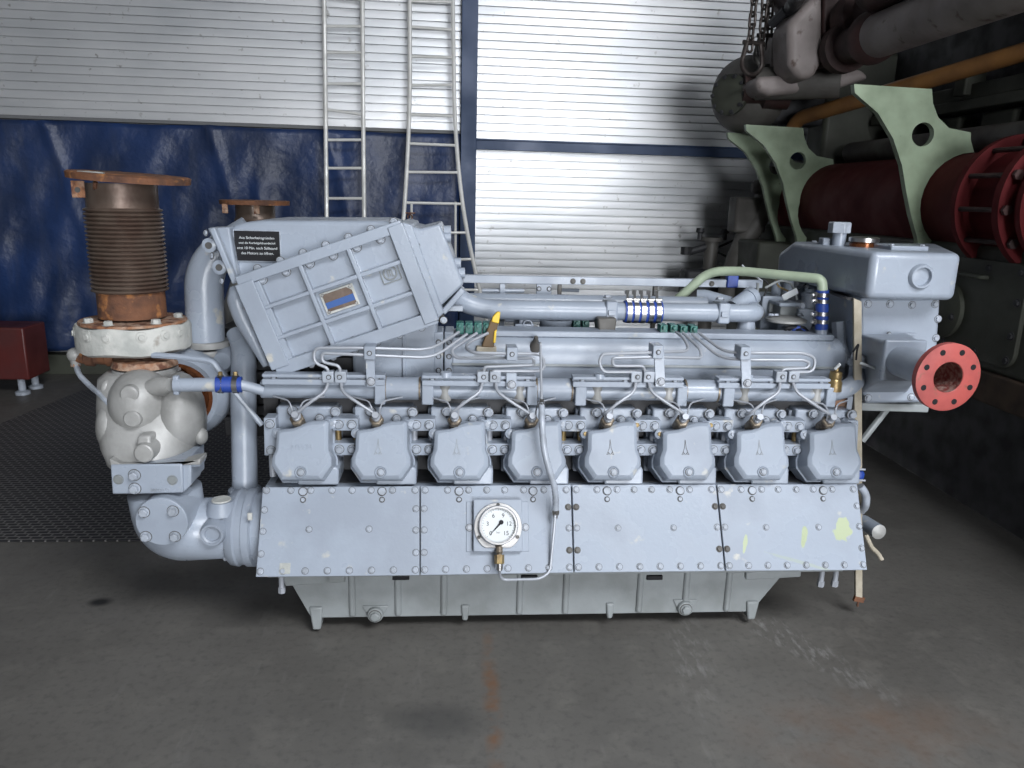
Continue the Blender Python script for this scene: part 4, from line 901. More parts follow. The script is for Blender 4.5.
# second (rear) exhaust
YQ = 3.62; xq = A(255, 205, YQ).x; zq = A(257.5, 203, YQ).z
bm = B(); lathe(bm, V((xq, YQ, zq-.32)), Z, [(0, .085), (.10, .085)] + [(.10+.012*i, .086 if i % 2 else .094) for i in range(1, 14)] + [(.27, .086), (.31, .086)], 36); r2 = obj('exhaust_bellows', bm, 'bellow', E, ang=60, label='rusty bellows of the rear exhaust')
bm = B(); lathe(bm, V((xq, YQ, zq-.008)), Z, [(0, .150), (.018, .152), (.02, .145)], 40); tf2 = obj('top_flange', bm, 'rust', r2)
for dx in (-.10, .035):
    bm = B(); box(bm, (xq+dx-.012, YQ-.12, zq-.045), (xq+dx+.012, YQ-.11, zq-.005)); obj('hanging_tab', bm, 'rustlt', tf2, .002)
bm = B(); lathe(bm, V((xq, YQ, zq-.75)), Z, [(0, .15), (.3, .16), (.44, .11)], 30); obj('rear_turbine_housing', bm, 'cast', E)

# ================================================================== RIGHT END
# header tank
T = [A(873.5, 252, 2.45), A(961, 256, 2.45), A(941, 243, 3.15), A(776, 247, 3.15)]
zt1, zt0 = 1.351, 1.195
fp_ = [V((1.362, 2.45, 0)), V((1.662, 2.45, 0)), V((1.99, 3.12, 0)), V((1.325, 3.12, 0))]
bm = B(); a = [bm.verts.new(p+Z*zt0) for p in fp_]
up = [fp_[0]+V((.01, .012, 0)), fp_[1]+V((-.005, .012, 0)), fp_[2], V((1.325, 3.00, 0))]
ext = V((1.325, 3.12, 0))
b = [bm.verts.new(p+Z*zt1) for p in (fp_[0], fp_[1], fp_[2]+V((0, -.03, 0)), V((1.327, 3.00, 0)))]
c1 = bm.verts.new(ext+Z*(zt1-.05)); c2 = bm.verts.new(fp_[2]+Z*(zt1-.05))
bm.faces.new(a[::-1]); bm.faces.new(b); bm.faces.new((a[0], a[1], b[1], b[0])); bm.faces.new((a[1], a[2], c2, b[2], b[1])); bm.faces.new((a[2], a[3], c1, c2)); bm.faces.new((c2, c1, b[3], b[2])); bm.faces.new((a[3], a[0], b[0], b[3], c1))
tk = obj('header_tank', bm, 'paint', E, .022, 4, label='smooth grey-blue header tank at the right end')
p = A(920.5, 276.5, 2.45); bm = B(); lathe(bm, p+V((0, .004, 0)), FR, [(-.004, .044), (.010, .042), (.018, .037), (.018, .031), (.000, .028)], 32, False); lathe(bm, p, FR, [(0, .028), (.0015, .022)], 24); obj('sight_port', bm, 'paint', tk)
p = A(839, 240, 2.80); bm = B(); cyl(bm, V((p.x, 2.80, zt1-.01)), V((p.x, 2.80, zt1+.05)), .024, n=16); hs_ = obj('vent_stem', bm, 'paint', tk)
bm = B(); lathe(bm, V((p.x-.004, 2.80, zt1+.045)), Z, [(0, .040), (.036, .040), (.040, .036)], 6); obj('hex_cap', bm, 'bolt', hs_, .002)
bm = B(); box(bm, (p.x-.05, 2.82, zt1-.01), (p.x-.015, 2.86, zt1+.025)); obj('vent_base', bm, 'paint', tk, .004)
p = A(864, 240, 2.74); bm = B(); lathe(bm, V((p.x, 2.74, zt1-.01)), Z, [(0, .048), (.022, .048), (.024, .040), (.030, .040)], 28); fc = obj('filler_neck', bm, 'copper', tk)
bm = B(); lathe(bm, V((p.x, 2.74, zt1+.018)), Z, [(0, .052), (.014, .052), (.017, .045)], 22); obj('filler_cap', bm, 'chrome', fc)
p0, p1 = A(886, 241, 2.62), A(923, 241, 2.62); bm = B(); box(bm, (p0.x, 2.58, zt1-.004), (p1.x, 2.72, zt1+.014)); tl_ = obj('top_plate', bm, 'paint', tk, .003)
for x in (p0.x+.012, p1.x-.012): bolt(V((x, 2.60, zt1+.014)), Z, .008, tl_, 'plate_bolt')
for px in (812, 830): bolt(V((A(px, 240, 3.0).x, 2.98, zt1)), Z, .009, tk, 'top_bolt')
fcx, fcz = A(948.5, 377.5, 2.10).x, A(948.5, 377.5, 2.10).z
# heat exchanger / gear case below the tank
Yg = 2.56
def GP(px, py, Y=Yg): return A(px, py, Y)
bm = B(); prism(bm, [GP(861, 298), GP(941, 298), GP(938, 345), GP(934, 360), GP(921, 403), GP(866, 404), GP(861, 380)], Yv*.75); gc_ = obj('heat_exchanger', bm, 'paint', E, .012)
for px, py in ((868, 304), (890, 304), (912, 305), (935, 304), (938, 319), (936, 338), (868, 398), (911, 397)): bolt(GP(px, py), FR, .010, gc_, 'case_bolt')
bm = B(); qx, qz = fcx, fcz; loft(bm, [[GP(858, 334), GP(908, 333), GP(908, 393), GP(858, 393)], [V((qx-.06, 2.345, qz+.062)), V((qx+.062, 2.345, qz+.062)), V((qx+.062, 2.345, qz-.062)), V((qx-.06, 2.345, qz-.062))]]); ho = obj('outlet_cover', bm, 'paint', gc_, .012, 3)
bm = B(); bar(bm, GP(890, 334, 2.55), GP(896, 346, 2.55), .008, .012, FR); bar(bm, GP(896, 346, 2.55), GP(917, 346, 2.55), .008, .012, FR); bar(bm, GP(890, 334, 2.55), GP(916, 334, 2.55), .006, .01, FR); obj('frame_rib', bm, 'paint', gc_)
for q_ in ((889, 334), (896, 346.5), (917, 346.5)): bolt(GP(q_[0], q_[1], 2.545), FR, .006, gc_, 'frame_bolt')
bm = B(); bar(bm, GP(858, 405, 2.62), GP(925, 407, 2.62), .05, .03, Z); obj('bottom_ledge', bm, 'paintd', gc_, .004)
pipe([(862, 441, 2.64), (887, 409, 2.64)], .012, 'paintd', 'stay', 0)
fc0 = A(948.5, 377.5, 2.10); fn = V((.05, -1, .0)).normalized(); fx = V((fc0.x-.03, 2.56, fc0.z+.006))
bm = B(); lathe(bm, fc0-fn*.25, fn, [(0, .050), (.16, .050), (.22, .055), (.235, .066)], 32, False); pp_ = obj('outlet_pipe', bm, 'paint', E)
bm = B(); box(bm, (fcx-.070, 2.33, fcz-.068), (fcx+.07, 2.352, fcz+.068)); obj('square_flange', bm, 'paint', pp_, .006)
bm = B(); N_ = 48
rin, rout, th_ = .046, .102, .020
x_, y_, z_ = basis(fn)
def rg(r, d): return [fc0 + (x_*math.cos(2*PI*i/N_)+y_*math.sin(2*PI*i/N_))*r + fn*d for i in range(N_)]
loft(bm, [rg(rin, -th_), rg(rout, -th_), rg(rout, -.001), rg(rout-.002, 0), rg(rin+.002, 0), rg(rin, -.002), rg(rin, -th_)], cap=False)
rf = obj('red_flange', bm, 'redf', E, label='coral red round flange with eight bolt holes')
for i in range(8):
    a = 2*PI*(i+.5)/8; p = fc0 + (x_*math.cos(a)+y_*math.sin(a))*.080; bm = B(); lathe(bm, p-fn*.0015, fn, [(0, .0088), (.002, .0088)], 14); obj('bolt_hole', bm, 'black', rf)
bm = B(); lathe(bm, fc0-fn*.12, fn, [(0, .001), (0, .0452), (.119, .0456)], 32, False); obj('bore', bm, 'bore', rf)
# webbing strap hanging from the engine
sp = [A(x, y, Y) for x, y, Y in ((838, 298, 2.66), (851, 297, 2.55), (857, 300, 2.47), (857.5, 420, 2.50), (858.5, 520, 2.53), (859, 566, 2.54))]
bm = B(); w = .0145
pts = [A(853, 299, 2.49), A(861.5, 302, 2.49), A(862, 480, 2.49), A(853.5, 480, 2.49)]
t0_, t1_ = A(857.3, 299, 2.49), A(858.5, 599, 2.49)
prism(bm, [V((t0_.x-.0145, 2.485, t0_.z+.003)), V((t0_.x+.0145, 2.485, t0_.z-.008)), V((t1_.x+.0135, 2.485, t1_.z)), V((t1_.x-.0135, 2.485, t1_.z+.004))], Yv*.012)
stp = obj('webbing_strap', bm, 'wood', None, .002); tag(stp, 'beige flat strap hanging down the right end of the engine below the tank', 'strap')
bm = B(); bar(bm, t1_+V((-.018, .0, .004)), t1_+V((.02, .0, -.004)), .012, .02, Z); cyl(bm, t1_, t1_-Z*.03, .004, n=8); obj('strap_hook', bm, 'rust', stp)
bm = B(); bar(bm, t0_+V((-.014, .012, -.002)), A(829, 291, 2.86), .025, .010, Z); obj('black_strap_end', bm, 'black', E)
# return elbow at the end of the coolant manifold
bm = B(); tube(bm, [V((mx(826), YM, zm)), A(842, 391, 2.50), A(857, 382, 2.51), A(859, 364, 2.56)], .031, .10, 20, 10); te = obj('return_elbow', bm, 'paint', E)
bm = B(); lathe(bm, A(834.5, 382, 2.48), V((.05, 0, 1)), [(-.03, .028), (.0, .026), (.012, .020), (.02, .022), (.036, .020), (.04, .008), (.055, .007)], 14); ts = obj('temperature_sensor', bm, 'brass', te)
bm = B(); cyl(bm, A(835, 369, 2.47), A(840, 364, 2.46), .005, n=8); obj('sensor_pin', bm, 'white', ts)
pipe([(839, 322, 2.70), (840, 345, 2.68), (842, 356, 2.66), (848, 364, 2.64)], .028, 'paint', 'vent_pipe', .08)
bm = B(); lathe(bm, A(858, 366, 2.52), V((.1, 0, 1)), [(0, .036), (.02, .036), (.024, .03), (.04, .028)], 18); obj('hose_cuff', bm, 'bolt', te)
pipe([(856, 360, 2.46), (857, 350, 2.46), (859, 343, 2.46), (853, 352, 2.46)], .0035, 'black', 'cable', .02)
pipe([(860, 363, 2.44), (872, 367, 2.42), (887, 374, 2.40)], .0045, 'white', 'cable_tie', .03)
# small parts at the right end of the covers
p = A(858, 475, 2.44); bm = B(); ball(bm, p, .022, .02, .024, 14); obj('blue_cap', bm, 'blue', E)
for y in (469, 480): pipe([(851, y, 2.42), (865, y+.5, 2.42)], .004, 'steel', 'cap_pin', 0)
bm = B(); tube(bm, [A(860, 486, 2.45), A(866, 494, 2.45), A(866, 506, 2.46), A(861, 511, 2.5)], .014, .05, 12); obj('hose_bend', bm, 'bolt', E)
bm = B(); cyl(bm, A(863, 522, 2.60), A(879, 532, 2.50), .028, n=18); cc2 = obj('end_cylinder', bm, 'paint', E); bm = B(); lathe(bm, A(879, 532, 2.50), (A(879, 532, 2.50)-A(863, 522, 2.60)).normalized(), [(0, .028), (.004, .02), (.008, .008)], 16); obj('cylinder_cap', bm, 'cast', cc2)
pipe([(866, 535, 2.5), (872, 548, 2.48), (878, 553, 2.47), (882, 560, 2.46)], .008, 'wood', 'loose_cable_end', .05)
# pale green pipe with blue hose
YH = 2.68
bm = B(); tube(bm, [A(672, 304, 3.02), A(709, 271.5, 2.98), A(740, 271, 2.92), A(822, 279, YH), A(822.5, 293, YH)], .018, .05, 16, 8); gh = obj('pale_green_pipe', bm, 'hose', E, label='pale green painted pipe over the right end')
bm = B(); a, b = A(822.5, 290, YH-.0), A(821.5, 329, YH); cyl(bm, a, b, .023, n=20); bh2 = obj('blue_hose', bm, 'blue', E, label='upright blue hose under the green pipe')
for t in (.12, .28, .60, .80):
    c = a.lerp(b, t); bm = B(); lathe(bm, c-Z*.007, Z, [(0, .023), (0, .025), (.014, .025), (.014, .023)], 20, False); obj('hose_clamp', bm, 'chrome', bh2); bolt(c+V((-.03, -.01, 0)), V((-1, -.3, 0)), .008, bh2, 'clamp_screw', 'chrome', h=.016)
bm = B(); cyl(bm, b+Z*.01, b-Z*.06, .021, n=16); obj('hose_spigot', bm, 'paint', E)
# cluster of governor and filter parts
def blk(px0, py0, px1, py1, Y, d, name, m='paint', bev=.004, par=None):
    a, b = A(px0, py0, Y), A(px1, py1, Y); bm = B(); box(bm, (a.x, Y, b.z), (b.x, Y+d, a.z)); return obj(name, bm, m, par or E, bev)
g1 = blk(763, 296, 781, 330, 2.95, .15, 'governor_body'); blk(770, 302, 779, 313, 2.93, .03, 'governor_lid', 'paintd', .003, g1)
g2 = blk(781, 306, 800, 319, 2.86, .16, 'filter_block', 'paintd'); blk(780, 303, 801, 307, 2.84, .18, 'filter_lid', 'paint', .004, g2)
g3 = blk(799, 309, 812, 332, 2.84, .12, 'valve_block'); bolt(A(802, 306, 2.86), FR, .010, g3, 'block_bolt')
bm = B(); lathe(bm, A(808, 304, 2.90)-Z*.03, Z, [(0, .026), (.06, .026), (.062, .03), (.072, .03), (.078, .018), (.09, .016)], 18); obj('filter_cap', bm, 'paint', g3)
bm = B(); lathe(bm, A(786, 320, 2.80)-Z*.012, Z, [(0, .05), (.008, .075), (.016, .075), (.024, .055)], 26); fl3 = obj('round_flange', bm, 'cast', E)
for px in (771, 776, 800): bolt(A(px, 315.5, 2.80), Z, .010, fl3, 'flange_bolt')
bm = B(); lathe(bm, A(783, 333, 2.80)-Z*.02, Z, [(0, .022), (.08, .022)], 16); obj('support_leg', bm, 'paint', fl3)
for i, (dx, m_) in enumerate(((0, 'black'), (4, 'black'), (8, 'blue'), (12, 'black'))):
    pipe([(784+dx, 334, 2.74), (786+dx, 328, 2.73), (794+dx*.8, 327, 2.73), (806+dx*.3, 334, 2.74)], .006, m_, 'cable', .04)
bl_ = blk(728, 275, 738, 288, 2.99, .03, 'blue_valve', 'blue'); 
bm = B(); a = A(783, 298, 2.86); dr = (A(799, 290, 2.86)-a).normalized(); up2 = V((-dr.z, 0, dr.x)); prism(bm, [a-up2*.012, a+dr*.062-up2*.012, a+dr*.062+up2*.012, a+up2*.012], V((0, .003, 0))); obj('white_tag', bm, 'white', E, .001, label='white paper tag')
pipe([(799, 290, 2.86), (806, 284, 2.88)], .0025, 'black', 'tag_wire', 0)
for pts, r, m_ in (([(760, 277, 2.92), (770, 284, 2.9), (764, 296, 2.9)], .004, 'black'), ([(742, 265, 2.93), (750, 272, 2.92), (762, 281, 2.9)], .003, 'steel'), ([(765, 288, 2.9), (780, 280, 2.9), (792, 283, 2.9), (797, 300, 2.9)], .005, 'paintd'), ([(776, 276, 2.93), (777, 286, 2.92), (788, 291, 2.92)], .004, 'brass'), ([(758, 283, 2.93), (757, 300, 2.93), (760, 320, 2.93)], .006, 'paintd'), ([(806, 288, 2.9), (812, 296, 2.9), (813, 310, 2.9)], .005, 'paint')):
    pipe(pts, r, m_, 'small_pipe', .03)
for px, py, Y, r in ((776, 290, 2.98, .018), (789, 286, 2.98, .02), (800, 292, 2.99, .016), (754, 309, 2.9, .02)):
    bm = B(); lathe(bm, A(px, py, Y)-Z*.03, Z, [(0, r), (.05, r), (.054, r*.7), (.065, r*.6)], 14); obj('small_fitting', bm, 'paint', E)
g4 = blk(826, 296, 834, 330, 2.98, .10, 'rear_bracket'); g5 = blk(833, 314, 845, 333, 2.95, .12, 'rear_housing'); blk(826, 317, 842, 331, 2.96, .1, 'rear_canister', 'paint', .02)
bm = B(); a, b = A(846, 306, 2.75), A(843, 345, 2.75); bar(bm, a, b, .05, .02, Yv); sb = obj('side_bracket', bm, 'paint', E, .003)
for y in (309, 327, 338): bolt(A(844.5, y, 2.735), FR, .007, sb, 'bracket_bolt')
blk(828, 333, 848, 345, 2.70, .2, 'end_box'); blk(836, 398, 846, 414, 2.55, .05, 'rusty_spacer', 'rustlt', .003)
blk(815, 396, 852, 410, 2.60, .2, 'end_plate', 'paint')

# ================================================================== THE OLD ENGINE ON THE RIGHT
O = empty('old_engine', V((3.1, 3.8, 0)), 'huge dark disused engine with dark red shell and mint green brackets, right edge', 'engine')
X0 = 2.34
bm = B(); box(bm, (X0, .9, .80), (4.6, 5.9, 1.34)); ob_ = obj('base_frame', bm, 'olive', O, .02)
bm = B(); box(bm, (X0-.01, .9, .66), (X0+.35, 5.9, .80)); obj('timber_beam', bm, 'beamw', O, .01)
bm = B(); box(bm, (X0+.30, .9, .0), (4.6, 5.9, .66)); obj('dark_undercarriage', bm, 'block', O, .01)
def side(px, py, off=0): return RP(px, py, V((X0-off, 0, 0)), V((1, 0, 0)))
# inspection door on its side with round cover
pc = side(962, 312)
bm = B(); y0, y1, z0, z1, r = 2.98, 3.70, .84, 1.28, .07; ol = []
for cx_, cz2, a0 in ((y1-r, z1-r, 0), (y0+r, z1-r, 90), (y0+r, z0+r, 180), (y1-r, z0+r, 270)):
    for i in range(6): a = math.radians(a0+18*i); ol.append(V((X0-.018, cx_+r*math.cos(a), cz2+r*math.sin(a))))
prism(bm, ol, X*.03); dr_ = obj('inspection_door', bm, 'olive', O, .004)
for y in (y0+.04, 3.22, 3.45, y1-.04):
    for z in (z0+.035, z1-.035): bolt(V((X0-.018, y, z)), -X, .014, dr_, 'door_bolt', 'block')
for z in (.98, 1.12): bolt(V((X0-.018, y0+.035, z)), -X, .014, dr_, 'door_bolt', 'block'); 
bm = B(); tube(bm, [V((X0-.01, 3.22, 1.205)), V((X0-.05, 3.22, 1.205)), V((X0-.05, 3.46, 1.205)), V((X0-.01, 3.46, 1.205))], .010, .02, 10); obj('door_handle', bm, 'olive', dr_)
bm = B(); lathe(bm, V((X0-.018, 3.47, 1.03)), -X, [(0, .135), (.02, .135), (.024, .128)], 36); rd = obj('round_cover', bm, 'olive', dr_)
for i in range(4): a = PI/2*i+.3; bolt(V((X0-.042, 3.47+math.cos(a)*.09, 1.03+math.sin(a)*.09)), -X, .014, dr_, 'door_bolt', 'block')
# red shell
ax, az = 2.50, 1.52; R = .235
bm = B(); lathe(bm, V((ax, .9, az)), Yv, [(0, R), (4.75, R), (4.80, R*.92), (4.83, R*.5)], 48); sh = obj('red_shell', bm, 'maroon', O)
for y, rr, tt in ((3.34, .300, .035), (3.06, .300, .04), (2.96, .28, .03)):
    bm = B(); lathe(bm, V((ax, y, az)), Yv, [(0, R*.98), (0, rr), (tt, rr), (tt, R*.98)], 48, False); obj('shell_ring', bm, 'maroon', sh)
for i in range(12):
    a = 2*PI*i/12+.1; c_, s_ = math.cos(a), math.sin(a); p = V((ax+c_*.275, 3.05, az+s_*.275))
    bm = B(); cyl(bm, p, p+Yv*.34, .011, n=8); cyl(bm, p-Yv*.015, p, .022, n=6); obj('tie_bolt', bm, 'dred', sh)
bm = B(); lathe(bm, V((ax, 5.60, az)), Yv, [(0, .20), (.05, .20)], 30); obj('end_cap', bm, 'maroon', sh)
# mint green brackets
yb1 = 3.70
def arc_pts():
    out = []
    L = [(932, 89), (933, 103), (938, 117), (949, 128), (971, 132.5), (971, 141)]
    out = [A(x, y, yb1) for x, y in L]
    a0, a1 = math.radians(92), math.radians(262)
    for i in range(15):
        a = a0+(a1-a0)*i/14; out.append(V((ax+R*1.02*math.cos(a), yb1, az+R*1.02*math.sin(a))))
    L2 = [(957, 246), (957, 252), (918, 250), (917.5, 238), (911, 215), (906, 190), (902, 165), (893, 138), (878, 113), (855, 93), (854, 84)]
    out += [A(x, y, yb1) for x, y in L2]; return out
bp = arc_pts(); hc = A(923, 134.5, yb1)
def bracket_mesh():
    bm = B(); vs = [bm.verts.new(p) for p in bp]; es = [bm.edges.new((vs[i], vs[(i+1) % len(vs)])) for i in range(len(vs))]
    hv = [bm.verts.new(hc+V((math.cos(2*PI*i/24)*.055, 0, math.sin(2*PI*i/24)*.055))) for i in range(24)]; es += [bm.edges.new((hv[i], hv[(i+1) % 24])) for i in range(24)]
    bmesh.ops.triangle_fill(bm, edges=es, use_beauty=True)
    r = bmesh.ops.extrude_face_region(bm, geom=list(bm.faces)); bmesh.ops.translate(bm, vec=Yv*.035, verts=[v for v in r['geom'] if isinstance(v, bmesh.types.BMVert)])
    return bm
b1 = obj('mint_green_bracket', bracket_mesh(), 'mint', O, 0, smooth=False, label='pale mint green steel bracket plate')
for dy, dz in ((1.37, -.066), (1.70, -.090)): c = b1.copy(); C.objects.link(c); c.parent = O; c.location = b1.location + V((0, dy, dz))
# pipes and castings, all running along the machine
def along(px0, py0, Y0_, Y1_, r, m_, name, px_ref=None, dx=0, dz=0):
    a = A(px0, py0, Y0_); bm = B(); cyl(bm, a, V((a.x+dx, Y1_, a.z+dz)), r, n=26); return obj(name, bm, m_, O), a
g, a = along(880, 35, 4.3, 1.3, .115, 'pgrey', 'grey_exhaust_pipe')
bm = B(); lathe(bm, a+Yv*.0, Yv, [(0, .115), (.03, .135), (.09, .14), (.11, .10), (.32, .10), (.34, .14), (.42, .14)], 28); obj('pipe_coupling', bm, 'dred', O)
for dz in (.0,):
    bm = B(); c = A(845, 22, 4.75); lathe(bm, c, V((.3, -.9, .1)), [(0, .12), (.05, .14), (.12, .14), (.15, .10), (.35, .11)], 24); obj('red_coupling', bm, 'dred', O)
    bm = B(); c = A(875, -14, 4.3); cyl(bm, c, V((c.x+.1, 1.6, c.z+.05)), .13, n=24); obj('upper_pipe', bm, 'dred', O)
ab = A(795, 126, 5.05); ae = A(870, 97, 4.15)
ab = A(796, 119, 5.25); ae = A(1034, 49, 3.86); bm = B(); tube(bm, [ab+V((-.03, .05, -.16)), ab, ae, ae+(ae-ab)*.4], .046, .12, 18, 8); obj('ochre_pipe', bm, 'ochre', O)
a = A(822, 155, 5.2); bm = B(); cyl(bm, a+V((.2, 0, .02)), V((a.x+.27, 3.35, a.z+.03)), .065, n=22); cyl(bm, V((a.x+.27, 3.50, a.z+.03)), V((a.x+.27, 3.44, a.z+.03)), .11, n=22); obj('dark_cooling_pipe', bm, 'dgrey', O)
# engine body behind the pipes
bm = B(); box(bm, (2.95, .9, 1.34), (4.6, 5.6, 2.75)); obj('engine_block', bm, 'block', O, .03)
bm = B(); box(bm, (2.80, .9, 2.02), (3.0, 5.3, 2.08)); box(bm, (2.82, .9, 2.08), (2.86, 5.3, 2.16)); obj('side_rail', bm, 'olive', O, .006)
for y in [1.7+.45*i for i in range(8)]:
    bm = B(); box(bm, (2.84, y, 1.75), (2.97, y+.26, 2.00)); b_ = obj('access_panel', bm, 'olive', O, .015)
for y in [1.9+.6*i for i in range(6)]:
    bm = B(); box(bm, (2.78, y, 2.10), (2.90, y+.10, 2.22)); obj('rail_bracket', bm, 'olive', O, .01)
bm = B(); box(bm, (2.55, 2.0, 2.78), (4.6, 5.3, 2.95)); obj('upper_casting', bm, 'block', O, .04)
# rounded exhaust boxes
def rbox(pts, Y, d, m_, name, bev=.06, scale=1):
    bm = B(); prism(bm, [A(x, y, Y) for x, y in pts], Yv*d, scale); return obj(name, bm, m_, O, bev, 5)
rbox([(789, 22), (824, -14), (824, 60), (815, 78), (800, 80), (790, 64)], 4.75, .28, 'pgrey', 'exhaust_box', .05)
rbox([(824, -16), (836, -20), (870, 30), (862, 66), (822, 66)], 4.78, .22, 'dred', 'red_exhaust_flange', .02)
rbox([(775, 35), (790, 22), (791, 70), (783, 88), (772, 80)], 5.10, .2, 'pgrey', 'exhaust_box', .04)
rbox([(784, 32), (793, 26), (800, 80), (786, 86)], 5.0, .10, 'dred', 'red_exhaust_flange', .02)
rbox([(757, 76), (800, 74), (862, 68), (872, 78), (840, 88), (770, 96), (757, 90)], 4.95, .3, 'pgrey', 'exhaust_trunk', .04)
c = A(735, 92, 5.3); bm = B(); dn_ = V((-.75, -.66, .0)).normalized()
lathe(bm, c-dn_*.30, dn_, [(0, .20), (.05, .245), (.16, .25), (.21, .23), (.25, .18), (.30, .12)], 40); eh = obj('turbo_end_housing', bm, 'dgrey', O)
bm = B(); lathe(bm, c-dn_*.01+V((-.03, 0, -.02)), dn_, [(0, .13), (.03, .13), (.04, .11), (.045, .05)], 30); ec = obj('end_cover', bm, 'olive', eh)
x_, y_, z_ = basis(dn_)
for i in range(10): a = 2*PI*i/10; bolt(c+dn_*.02+V((-.03, 0, -.02))+(x_*math.cos(a)+y_*math.sin(a))*.115, dn_, .014, eh, 'end_cover_bolt', 'block', h=.02)
bm = B(); lathe(bm, A(742, 88, 5.25), V((1, -.15, 0)), [(0, .10), (.12, .10), (.14, .13), (.30, .13)], 24); obj('brown_joint', bm, 'dred', O)
bm = B(); lathe(bm, A(757, 84, 5.15), V((1, -.5, 0)), [(0, .10), (.5, .10)], 20); obj('link_trunk', bm, 'dgrey', O)
bm = B(); box(bm, (1.98, 5.38, 2.02), (2.7, 5.6, 2.28)); obj('turbo_pedestal', bm, 'block', O, .03)
bm = B(); box(bm, (2.50, 5.34, 1.34), (3.1, 5.62, 2.50)); obj('far_end_casing', bm, 'olive', O, .03)
bm = B(); a, b = A(745, 22, 5.2), A(800, -8, 4.6); cyl(bm, a+V((.25, 0, 0)), b, .045, n=14); cyl(bm, A(772, 24, 5.0), A(786, 10, 4.9), .03, n=10); obj('top_pipe', bm, 'block', O)
rbox([(786, -30), (840, -40), (846, 4), (806, 12)], 4.9, .4, 'dred', 'upper_red_casting', .03)
# parts at the far end by the wall
pf = A(748, 215, 5.75); bm = B(); tube(bm, [pf+V((.14, .0, .35)), pf+V((.12, 0, .06)), pf+V((.02, 0, -.12)), pf+V((-.08, 0, -.42)), pf+V((-.10, 0, -.75))], .085, .15, 18, 8); obj('far_end_elbow', bm, 'dgrey', O)
bm = B(); box(bm, (pf.x-.12, 5.68, pf.z-.13), (pf.x+.12, 5.86, pf.z+.13)); obj('elbow_flange', bm, 'dgrey', O, .02)
bm = B(); lathe(bm, A(752, 187, 5.7), X, [(0, .03), (.02, .05), (.22, .05)], 14); obj('pipe_stub', bm, 'dgrey', O)
bm = B(); box(bm, (A(757, 260, 5.3).x, 5.3, .5), (2.4, 5.8, A(770, 242, 5.3).z)); obj('far_end_box', bm, 'olive', O, .02)
# separate small pump unit standing in front of the wall
root = empty('valve_stand', V((A(713, 260, 6.1).x, 6.1, 0)), 'small dark valve assembly near the wall left of the old engine', 'valve stand')
p = A(711, 250, 6.1)
bm = B(); cyl(bm, V((p.x, 6.1, 0)), V((p.x, 6.1, p.z+.10)), .055, n=16); lathe(bm, V((p.x, 6.1, p.z+.07)), Z, [(0, .09), (.03, .09)], 18); obj('column', bm, 'dgrey', root)
bm = B(); box(bm, (p.x-.22, 6.0, p.z-.40), (p.x+.15, 6.2, p.z-.15)); obj('valve_body', bm, 'block', root, .03)
for dx in (-.10, .10):
    bm = B(); lathe(bm, V((p.x+dx, 6.1, p.z+.08)), Z, [(0, .02), (.05, .02), (.06, .035), (.09, .03)], 12); obj('knob', bm, 'block', root)
bm = B(); cyl(bm, p+V((-.18, 0, -.02)), p+V((-.02, 0, .03)), .03, n=10); cyl(bm, p+V((-.20, 0, -.04)), p+V((-.20, 0, .02)), .045, n=10); obj('side_valve', bm, 'block', root)
bm = B(); tube(bm, [p+V((.05, 0, .02)), p+V((.20, 0, .09)), p+V((.26, 0, .17))], .009, .05, 8); obj('cable', bm, 'block', root)
bm = B(); tube(bm, [p+V((.06, 0, -.02)), p+V((.16, 0, -.06)), p+V((.17, 0, -.30))], .008, .05, 8); obj('cable', bm, 'block', root)

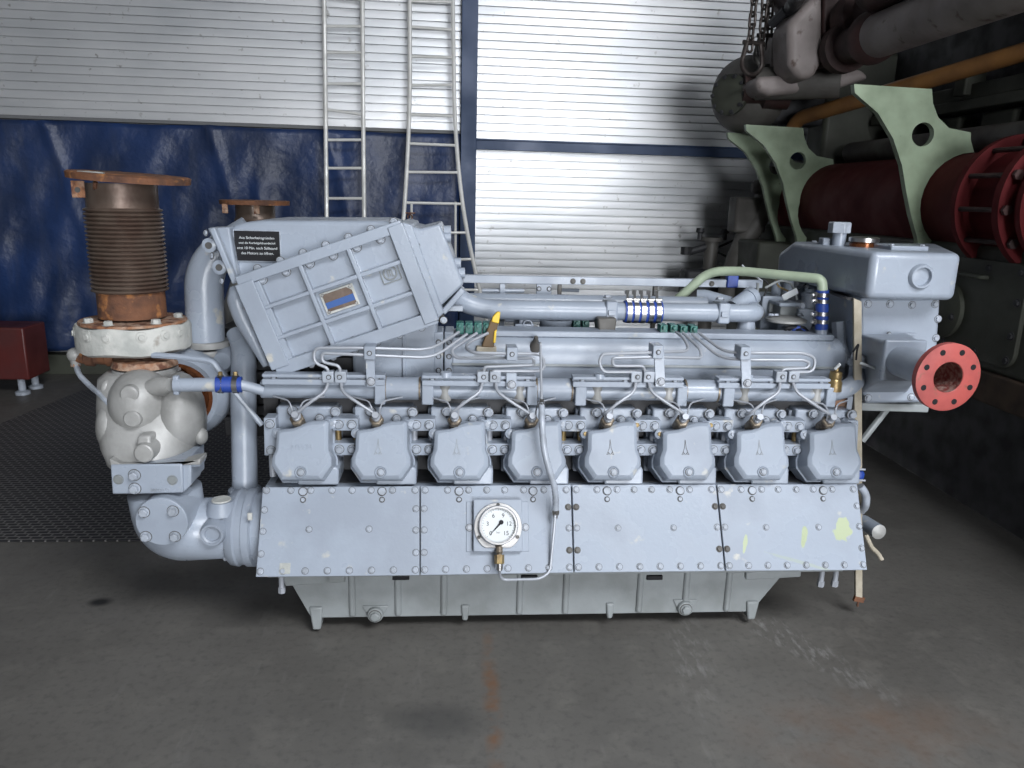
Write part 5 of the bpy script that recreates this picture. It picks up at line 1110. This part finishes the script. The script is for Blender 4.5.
# lifting chains with shackle
def torus_link():
    bm = B(); pts = []; L_, Rr, r = .026, .020, .0085; m = 8; rings = []
    for k in range(24):
        t = k/24
        if k < 12: a = PI*k/11; c = V((math.cos(a)*Rr, 0, L_/1+math.sin(a)*Rr)) if 0 else V((math.cos(a)*Rr, 0, L_+math.sin(a)*Rr))
        else: a = PI+PI*(k-12)/11; c = V((math.cos(a)*Rr, 0, -L_+math.sin(a)*Rr))
        n_ = V((math.cos(a), 0, math.sin(a)))
        rings.append([bm.verts.new(c + n_*(r*math.cos(2*PI*j/m)) + Yv*(r*math.sin(2*PI*j/m))) for j in range(m)])
    for i in range(24):
        a, b = rings[i], rings[(i+1) % 24]
        for j in range(m): bm.faces.new((a[j], b[j], b[(j+1) % m], a[(j+1) % m]))
    return finish('link', bm, 'chain', V())
LK = torus_link()
for (pa, pb, lab) in (((750, 44), (755, -6), 'leftmost of the three steel lifting chains above the old engine'), ((761, 48), (765.5, -6), 'middle of the three steel lifting chains above the old engine'), ((769, 44), (771.5, -6), 'rightmost of the three steel lifting chains above the old engine')):
    yk = 5.02 if pa[0] == 750 else (5.12 if pa[0] == 761 else 5.24); a, b = A(pa[0], pa[1], yk), A(pb[0], pb[1], yk); d = (b-a).normalized(); st_ = .068
    root = empty('lifting_chain', a, lab, 'chain', 'lifting chains above the old engine'); n_ = int((HT-.02-a.z)/d.z/st_)
    for i in range(min(n_, 34)):
        o = bpy.data.objects.new('link', LK); C.objects.link(o); o.parent = root
        mt = rot_to(d, V((0, 1, 0))).to_4x4() @ Matrix.Rotation(PI/2*(i % 2)+.3, 4, 'Z'); mt.translation = d*(i*st_); o.matrix_local = mt
for (px, py, tlt, lab) in ((752, 62, .25, 'left dark steel shackle at the bottom of the lifting chains'), (767, 54, -.2, 'right shiny steel shackle at the bottom of the lifting chains')):
    c = A(px, py, 5.03 if px < 760 else 5.17); bm = B(); ring(bm, c, V((tlt, -1, .1)), .062, .015, 24, 8, -PI*.05, PI*1.05)
    x_, y_, z_ = basis(V((tlt, -1, .1)))
    bm.free(); bm = B(); pts = [c+x_*.050+Z*.11, c+x_*.068+Z*.03] + [c+(x_*math.cos(a)-Z*math.sin(a))*.075 for a in [PI*i/10 for i in range(11)]] + [c-x_*.068+Z*.03, c-x_*.050+Z*.11]
    tube(bm, pts, .015, 0, 10); sk = obj('shackle', bm, 'chain' if px < 760 else 'dgrey', None); tag(sk, lab, 'shackle', 'shackles on the lifting chains')
    bm = B(); cyl(bm, c-x_*.075+Z*.11, c+x_*.075+Z*.11, .014, n=10); obj('shackle_pin', bm, 'chain', sk)

# ================================================================== LIGHT
w = bpy.data.worlds.new('World'); bpy.context.scene.world = w; w.use_nodes = True
bg = w.node_tree.nodes['Background']; bg.inputs['Color'].default_value = (.93, .955, 1.0, 1); bg.inputs['Strength'].default_value = 19.0
def portal(name, loc, rot, sx, sy):
    l = bpy.data.lights.new(name, 'AREA'); l.shape = 'RECTANGLE'; l.size = sx; l.size_y = sy
    l.cycles.is_portal = True
    o = bpy.data.objects.new(name, l); C.objects.link(o); o.location = loc; o.rotation_euler = rot
portal('door_daylight', ((DX0+DX1)/2, FY, DZ/2), (PI/2, 0, 0), DX1-DX0, DZ)
portal('rooflight_daylight', ((SK[0]+SK[1])/2, (SK[2]+SK[3])/2, HT), (0, 0, 0), SK[1]-SK[0], SK[3]-SK[2])
sc = bpy.context.scene
sc.view_settings.view_transform = 'Standard'; sc.view_settings.look = 'None'; sc.view_settings.gamma = 1
sc.view_settings.use_curve_mapping = False; sc.view_settings.exposure = 0.27
